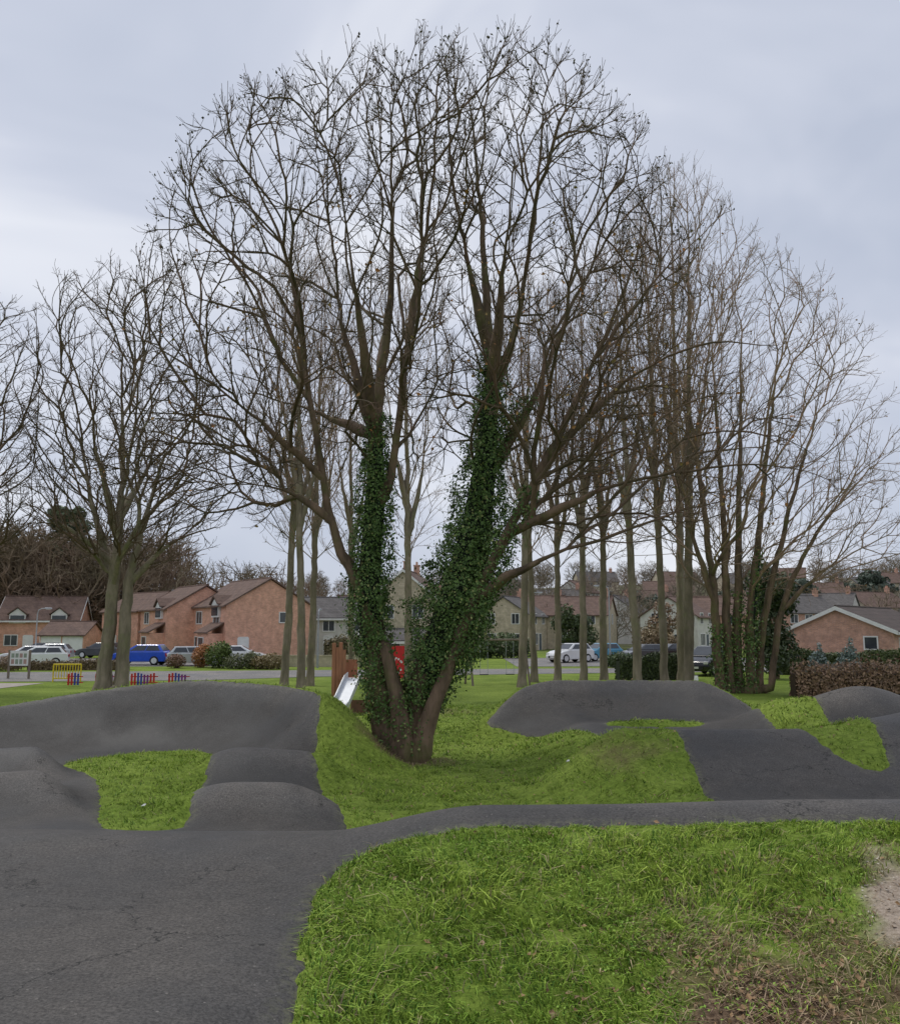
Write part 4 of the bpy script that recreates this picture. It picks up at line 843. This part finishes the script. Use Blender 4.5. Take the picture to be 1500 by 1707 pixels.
car('white hatchback parked between the trees',10.1,74,215,M['carwhite'],4.0,1.08)
car('light blue hatchback parked beside a tree',13.1,77,210,M['carlight'],4.0,1.05)
car('dark car parked behind the tree trunks',16.6,76,205,M['cargrey'])
car('dark car parked by the far hedge',19.5,78,200,M['cardark'])
car('black four-by-four parked at the roadside',16.1,55.0,232,M['cardark'],4.4,1.2,.9)
car('dark car parked further along the close',-38.6,83,170,M['cardark'])

# ------------------------------------------------------------------ playground & street furniture
t=thing('playground_slide','wooden tower with shiny metal slide','playground slide',(-3.3,30.5,H1(-3.3,30.5)),R(-4))
def post(mb,x,y,w=.06,z0=-.2,z1=2.3): mb.box(x-w,x+w,y-w,y+w,z0,z1)
for sx in(-.6,.6):
    for sy in(-.6,.6):
        mb=MB(); post(mb,sx,sy,.06,-.2,2.4 if sx<0 else 1.9); mb.make('post',M['redwood'],t,bevel=.012)
mb=MB(); mb.box(-.54,.54,-.54,.54,1.12,1.2); mb.make('platform',M['redwood'],t)
for i in range(3):
    mb=MB(); u=-.535+i*.12; mb.box(u,u+.105,-.62,-.585,.02,2.25-.04*i); mb.make('front_plank',M['redwood'],t)
mb=MB(); mb.box(-.53,.0,.585,.62,1.2,1.8); mb.make('back_panel',M['redwood'],t)
mb=MB(); mb.box(.0,.52,-.62,-.59,.02,.5); mb.make('lower_panel',M['wood'],t)
pts=[(.0,-.6,1.22),(.0,-.95,1.14),(.0,-2.1,.37),(.0,-2.5,.24),(.0,-2.85,.22)]
mb=MB()
for a_,b_ in zip(pts[:-1],pts[1:]):
    for (u0,u1,dz0,dz1) in((-.24,.24,0,.02),(-.27,-.24,0,.2),(.24,.27,0,.2)):
        xa=.14+(a_[1]+.6)*.14; xb=.14+(b_[1]+.6)*.14
        mb.hexa([(u0+xa,a_[1],a_[2]+dz0),(u1+xa,a_[1],a_[2]+dz0),(u1+xb,b_[1],b_[2]+dz0),(u0+xb,b_[1],b_[2]+dz0),(u0+xa,a_[1],a_[2]+dz1),(u1+xa,a_[1],a_[2]+dz1),(u1+xb,b_[1],b_[2]+dz1),(u0+xb,b_[1],b_[2]+dz1)])
mb.make('chute',M['steel'],t)
for s in(-.2,.2):
    mb=MB(); mb.cyl((s-.14,-2.6,-.1),(s-.14,-2.6,.24),.025); mb.make('leg',M['metal'],t)
mb=MB()
for s in(-.3,.3): mb.cyl((.6,s,1.2),(1.2,s,-.1),.03)
for i in range(5): f=(i+.5)/5; mb.cyl((.6+.6*f,-.3,1.2-1.3*f),(.6+.6*f,.3,1.2-1.3*f),.025)
mb.make('ladder',M['wood'],t)
t=thing('play_panel','red playground panel with white swirl pattern on posts','playground panel',(-2.42,41,0),R(5))
for s in(-.34,.34):
    mb=MB(); mb.box(s-.04,s+.04,-.05,.05,-.1,2.15); mb.make('post',M['greywood'],t)
mb=MB(); mb.box(-.3,.3,-.03,.03,.6,2.1); bo=mb.make('board',M['red'],t)
mb=MB()
for i in range(9):
    a_=i*.7; mb.cyl((.17*math.cos(a_),-.036,1.35+.07*i*math.sin(a_)),(.17*math.cos(a_),-.03,1.35+.07*i*math.sin(a_)),.05,n=8)
o=mb.make('pattern',M['white'],bo); o["kind"]="stuff"
t=thing('swing_frame','timber A-frame swing on the playground','swing',(2.45,46,0),R(12))
mb=MB()
for s in(-1.5,1.5):
    for q in(-.9,.9): mb.cyl((s,q,-.1),(s,0,2.3),.06,.05)
mb.cyl((-1.7,0,2.3),(1.7,0,2.3),.06); mb.make('frame',M['greywood'],t)
for cx in(-.7,.7):
    mb=MB(); mb.box(cx-.22,cx+.22,-.09,.09,.5,.54); se=mb.make('seat',M['black'],t)
    for q in(-.2,.2):
        mb=MB(); mb.cyl((cx+q,0,.54),(cx+q,0,2.27),.012,n=5); mb.make('chain',M['metal'],se)
def picketfence(x0,y0,x1,y1):
    L=math.hypot(x1-x0,y1-y0); t=thing('playground_fence','low fence of red, blue and purple pickets','fence',((x0+x1)/2,(y0+y1)/2,0),math.atan2(y1-y0,x1-x0),'coloured playground fences')
    n=int(L/.16)
    for i in range(n):
        u=-L/2+.08+i*.16; mb=MB(); mb.box(u-.045,u+.045,-.02,.02,.05,.62+.05*math.sin(i)); mb.make('picket',M[('red','blue','purple','red')[(i//2)%4]],t)
    for z in(.15,.45):
        mb=MB(); mb.box(-L/2,L/2,.022,.05,z,z+.05); mb.make('rail',M['red'],t)
for x0,x1 in((-19.4,-18.6),(-18.0,-16.6),(-16.2,-14.8),(-14.3,-13.2)): picketfence(x0,44.8,x1,44.8)
t=thing('barrier_railing','yellow metal pedestrian barrier beside the path','barrier',(-20.8,48.0,0),R(0))
mb=MB(); mb.path([(-.75,0,-.1),(-.75,0,.95),(.75,0,.95),(.75,0,-.1)],.04); mb.cyl((-.75,0,.2),(.75,0,.2),.035); mb.make('frame',M['yellow'],t)
for i in range(9):
    mb=MB(); mb.cyl((-.6+i*.15,0,.2),(-.6+i*.15,0,.95),.024,n=6); mb.make('bar',M['yellow'],t)
t=thing('notice_board','white notice board on two posts beside the path','sign',(-24.9,51,0),R(-5))
for s in(-.62,.62):
    mb=MB(); mb.box(s-.05,s+.05,-.05,.05,-.1,1.65); mb.make('post',M['greywood'],t)
mb=MB(); mb.box(-.57,.57,-.03,.03,.75,1.6); bo=mb.make('panel',M['white'],t)
mb=MB()
for i in range(4):
    for j in range(2): mb.box(-.48+i*.25,-.3+i*.25,-.036,-.031,.85+j*.36,1.12+j*.33,0 if (i+j)%3 else 1)
o=mb.make('map_print',[mat('faded green print',(.3,.36,.28),.6),mat('faded red print',(.45,.3,.26),.6)],bo); o["kind"]="stuff"
def lamp(x,y,h,rot,label='grey steel street lamp with short curved arm'):
    t=thing('street_lamp',label,'street lamp',(x,y,H1(x,y)),R(rot),'street lamps')
    mb=MB(); mb.cyl((0,0,-.1),(0,0,1.1),.09,.085); mb.cyl((0,0,1.1),(0,0,h-.4),.06,.045); mb.path([(0,0,h-.4),(.08,0,h-.1),(.3,0,h+.02),(.7,0,h+.05)],.035); mb.make('post',M['metal'],t)
    mb=MB(); mb.hexa([(.6,-.1,h),(1.15,-.08,h+.02),(1.15,.08,h+.02),(.6,.1,h),(.6,-.08,h+.12),(1.1,-.05,h+.1),(1.1,.05,h+.1),(.6,.08,h+.12)]); mb.make('lamp_head',M['metal'],t,bevel=.02)
    mb=MB(); mb.box(.66,1.08,-.06,.06,h-.035,h-.002); mb.make('lamp_glass',M['lampglass'],t)
lamp(-33.2,70.5,4.4,0); lamp(12.0,66,6.0,180); lamp(-9.6,64,4.2,90); lamp(8.6,92,6.5,0)
t=thing('bollard','short white-topped bollard on the grass','bollard',(10.3,37,0)); mb=MB(); mb.cyl((0,0,-.1),(0,0,.75),.08,n=14); mb.make('post',M['plastic'],t); mb=MB(); mb.cyl((0,0,.75),(0,0,.95),.09,.07,n=14); mb.make('cap',M['white'],t,bevel=.01)
for i in range(7):
    x0=16.4+i*2.5; t=thing('fence_panel','weathered timber fence panel behind the hedge','fence',(x0,39.5-.05*i,0),R(-1),'timber fence panels along the road')
    mb=MB(); mb.box(-.06,.06,-.06,.06,-.1,1.4); mb.make('post',M['greywood'],t)
    for k in range(5):
        mb=MB(); mb.box(.062,2.43,-.02,.02,.15+k*.25,.34+k*.25); mb.make('board',M['greywood'],t)
for (x,y) in[(2.1,16.2),(-4.6,13.4)]:
    mb=MB(); z=H1(x,y)+.085; mb.add([(0,0,0),(.06,.01,.005),(.07,.04,.03),(.015,.04,.01),(.035,.025,.03)],[(0,1,4),(1,2,4),(2,3,4),(3,0,4)]); o=mb.make('litter',M['white']); o.location=(x,y,z); o["label"]="crumpled scrap of white paper on the grass"; o["category"]="litter"; o["group"]="scraps of litter"
print('objects',time.time()-T0)

# ------------------------------------------------------------------ world, light, camera
w=bpy.data.worlds.new('World'); scene.world=w; w.use_nodes=True; nt=w.node_tree; L=nt.links.new
bgn=nt.nodes['Background']
sky=nt.nodes.new('ShaderNodeTexSky'); sky.sky_type='NISHITA'; sky.sun_disc=False; sky.sun_elevation=R(66); sky.sun_rotation=R(-60)
mul=N(nt,'ShaderNodeMixRGB',blend_type='MULTIPLY'); mul.inputs[0].default_value=1; mul.inputs[2].default_value=(.1,.1,.1,1); L(sky.outputs[0],mul.inputs[1])
tc=N(nt,'ShaderNodeTexCoord'); mp=N(nt,'ShaderNodeMapping',Scale=(1,1,2.0),Location=(.4,.2,.1)); L(tc.outputs['Generated'],mp.inputs[0])
no=N(nt,'ShaderNodeTexNoise',Scale=1.9,Detail=4,Roughness=.52,Distortion=.5); L(mp.outputs[0],no.inputs['Vector'])
cr=N(nt,'ShaderNodeValToRGB'); e=cr.color_ramp.elements; e[0].position=.34;e[1].position=.66; e[0].color=(.53,.58,.70,1); e[1].color=(.90,.92,.98,1); e2=cr.color_ramp.elements.new(.5); e2.color=(.65,.69,.80,1)
L(no.outputs['Fac'],cr.inputs[0])
mx=N(nt,'ShaderNodeMixRGB'); mx.inputs[0].default_value=.93; L(mul.outputs[0],mx.inputs[1]); L(cr.outputs[0],mx.inputs[2]); L(mx.outputs[0],bgn.inputs[0]); bgn.inputs[1].default_value=1.0
sl=bpy.data.lights.new('sun','SUN'); sl.energy=1.5; sl.angle=R(12); sl.color=(1,.96,.88); so=bpy.data.objects.new('sun',sl); link(so); so.rotation_euler=(R(-28),0,R(50))
cam=bpy.data.cameras.new('camera'); cam.sensor_fit='HORIZONTAL'; cam.sensor_width=36; cam.lens=34.8; cam.clip_end=6000; cam.clip_start=.05
co=bpy.data.objects.new('camera',cam); link(co); co.location=(0,0,3.0); co.rotation_euler=(R(97.5),0,0); scene.camera=co
scene.view_settings.view_transform='Standard'; scene.view_settings.look='None'; scene.view_settings.exposure=0
print('done',time.time()-T0)
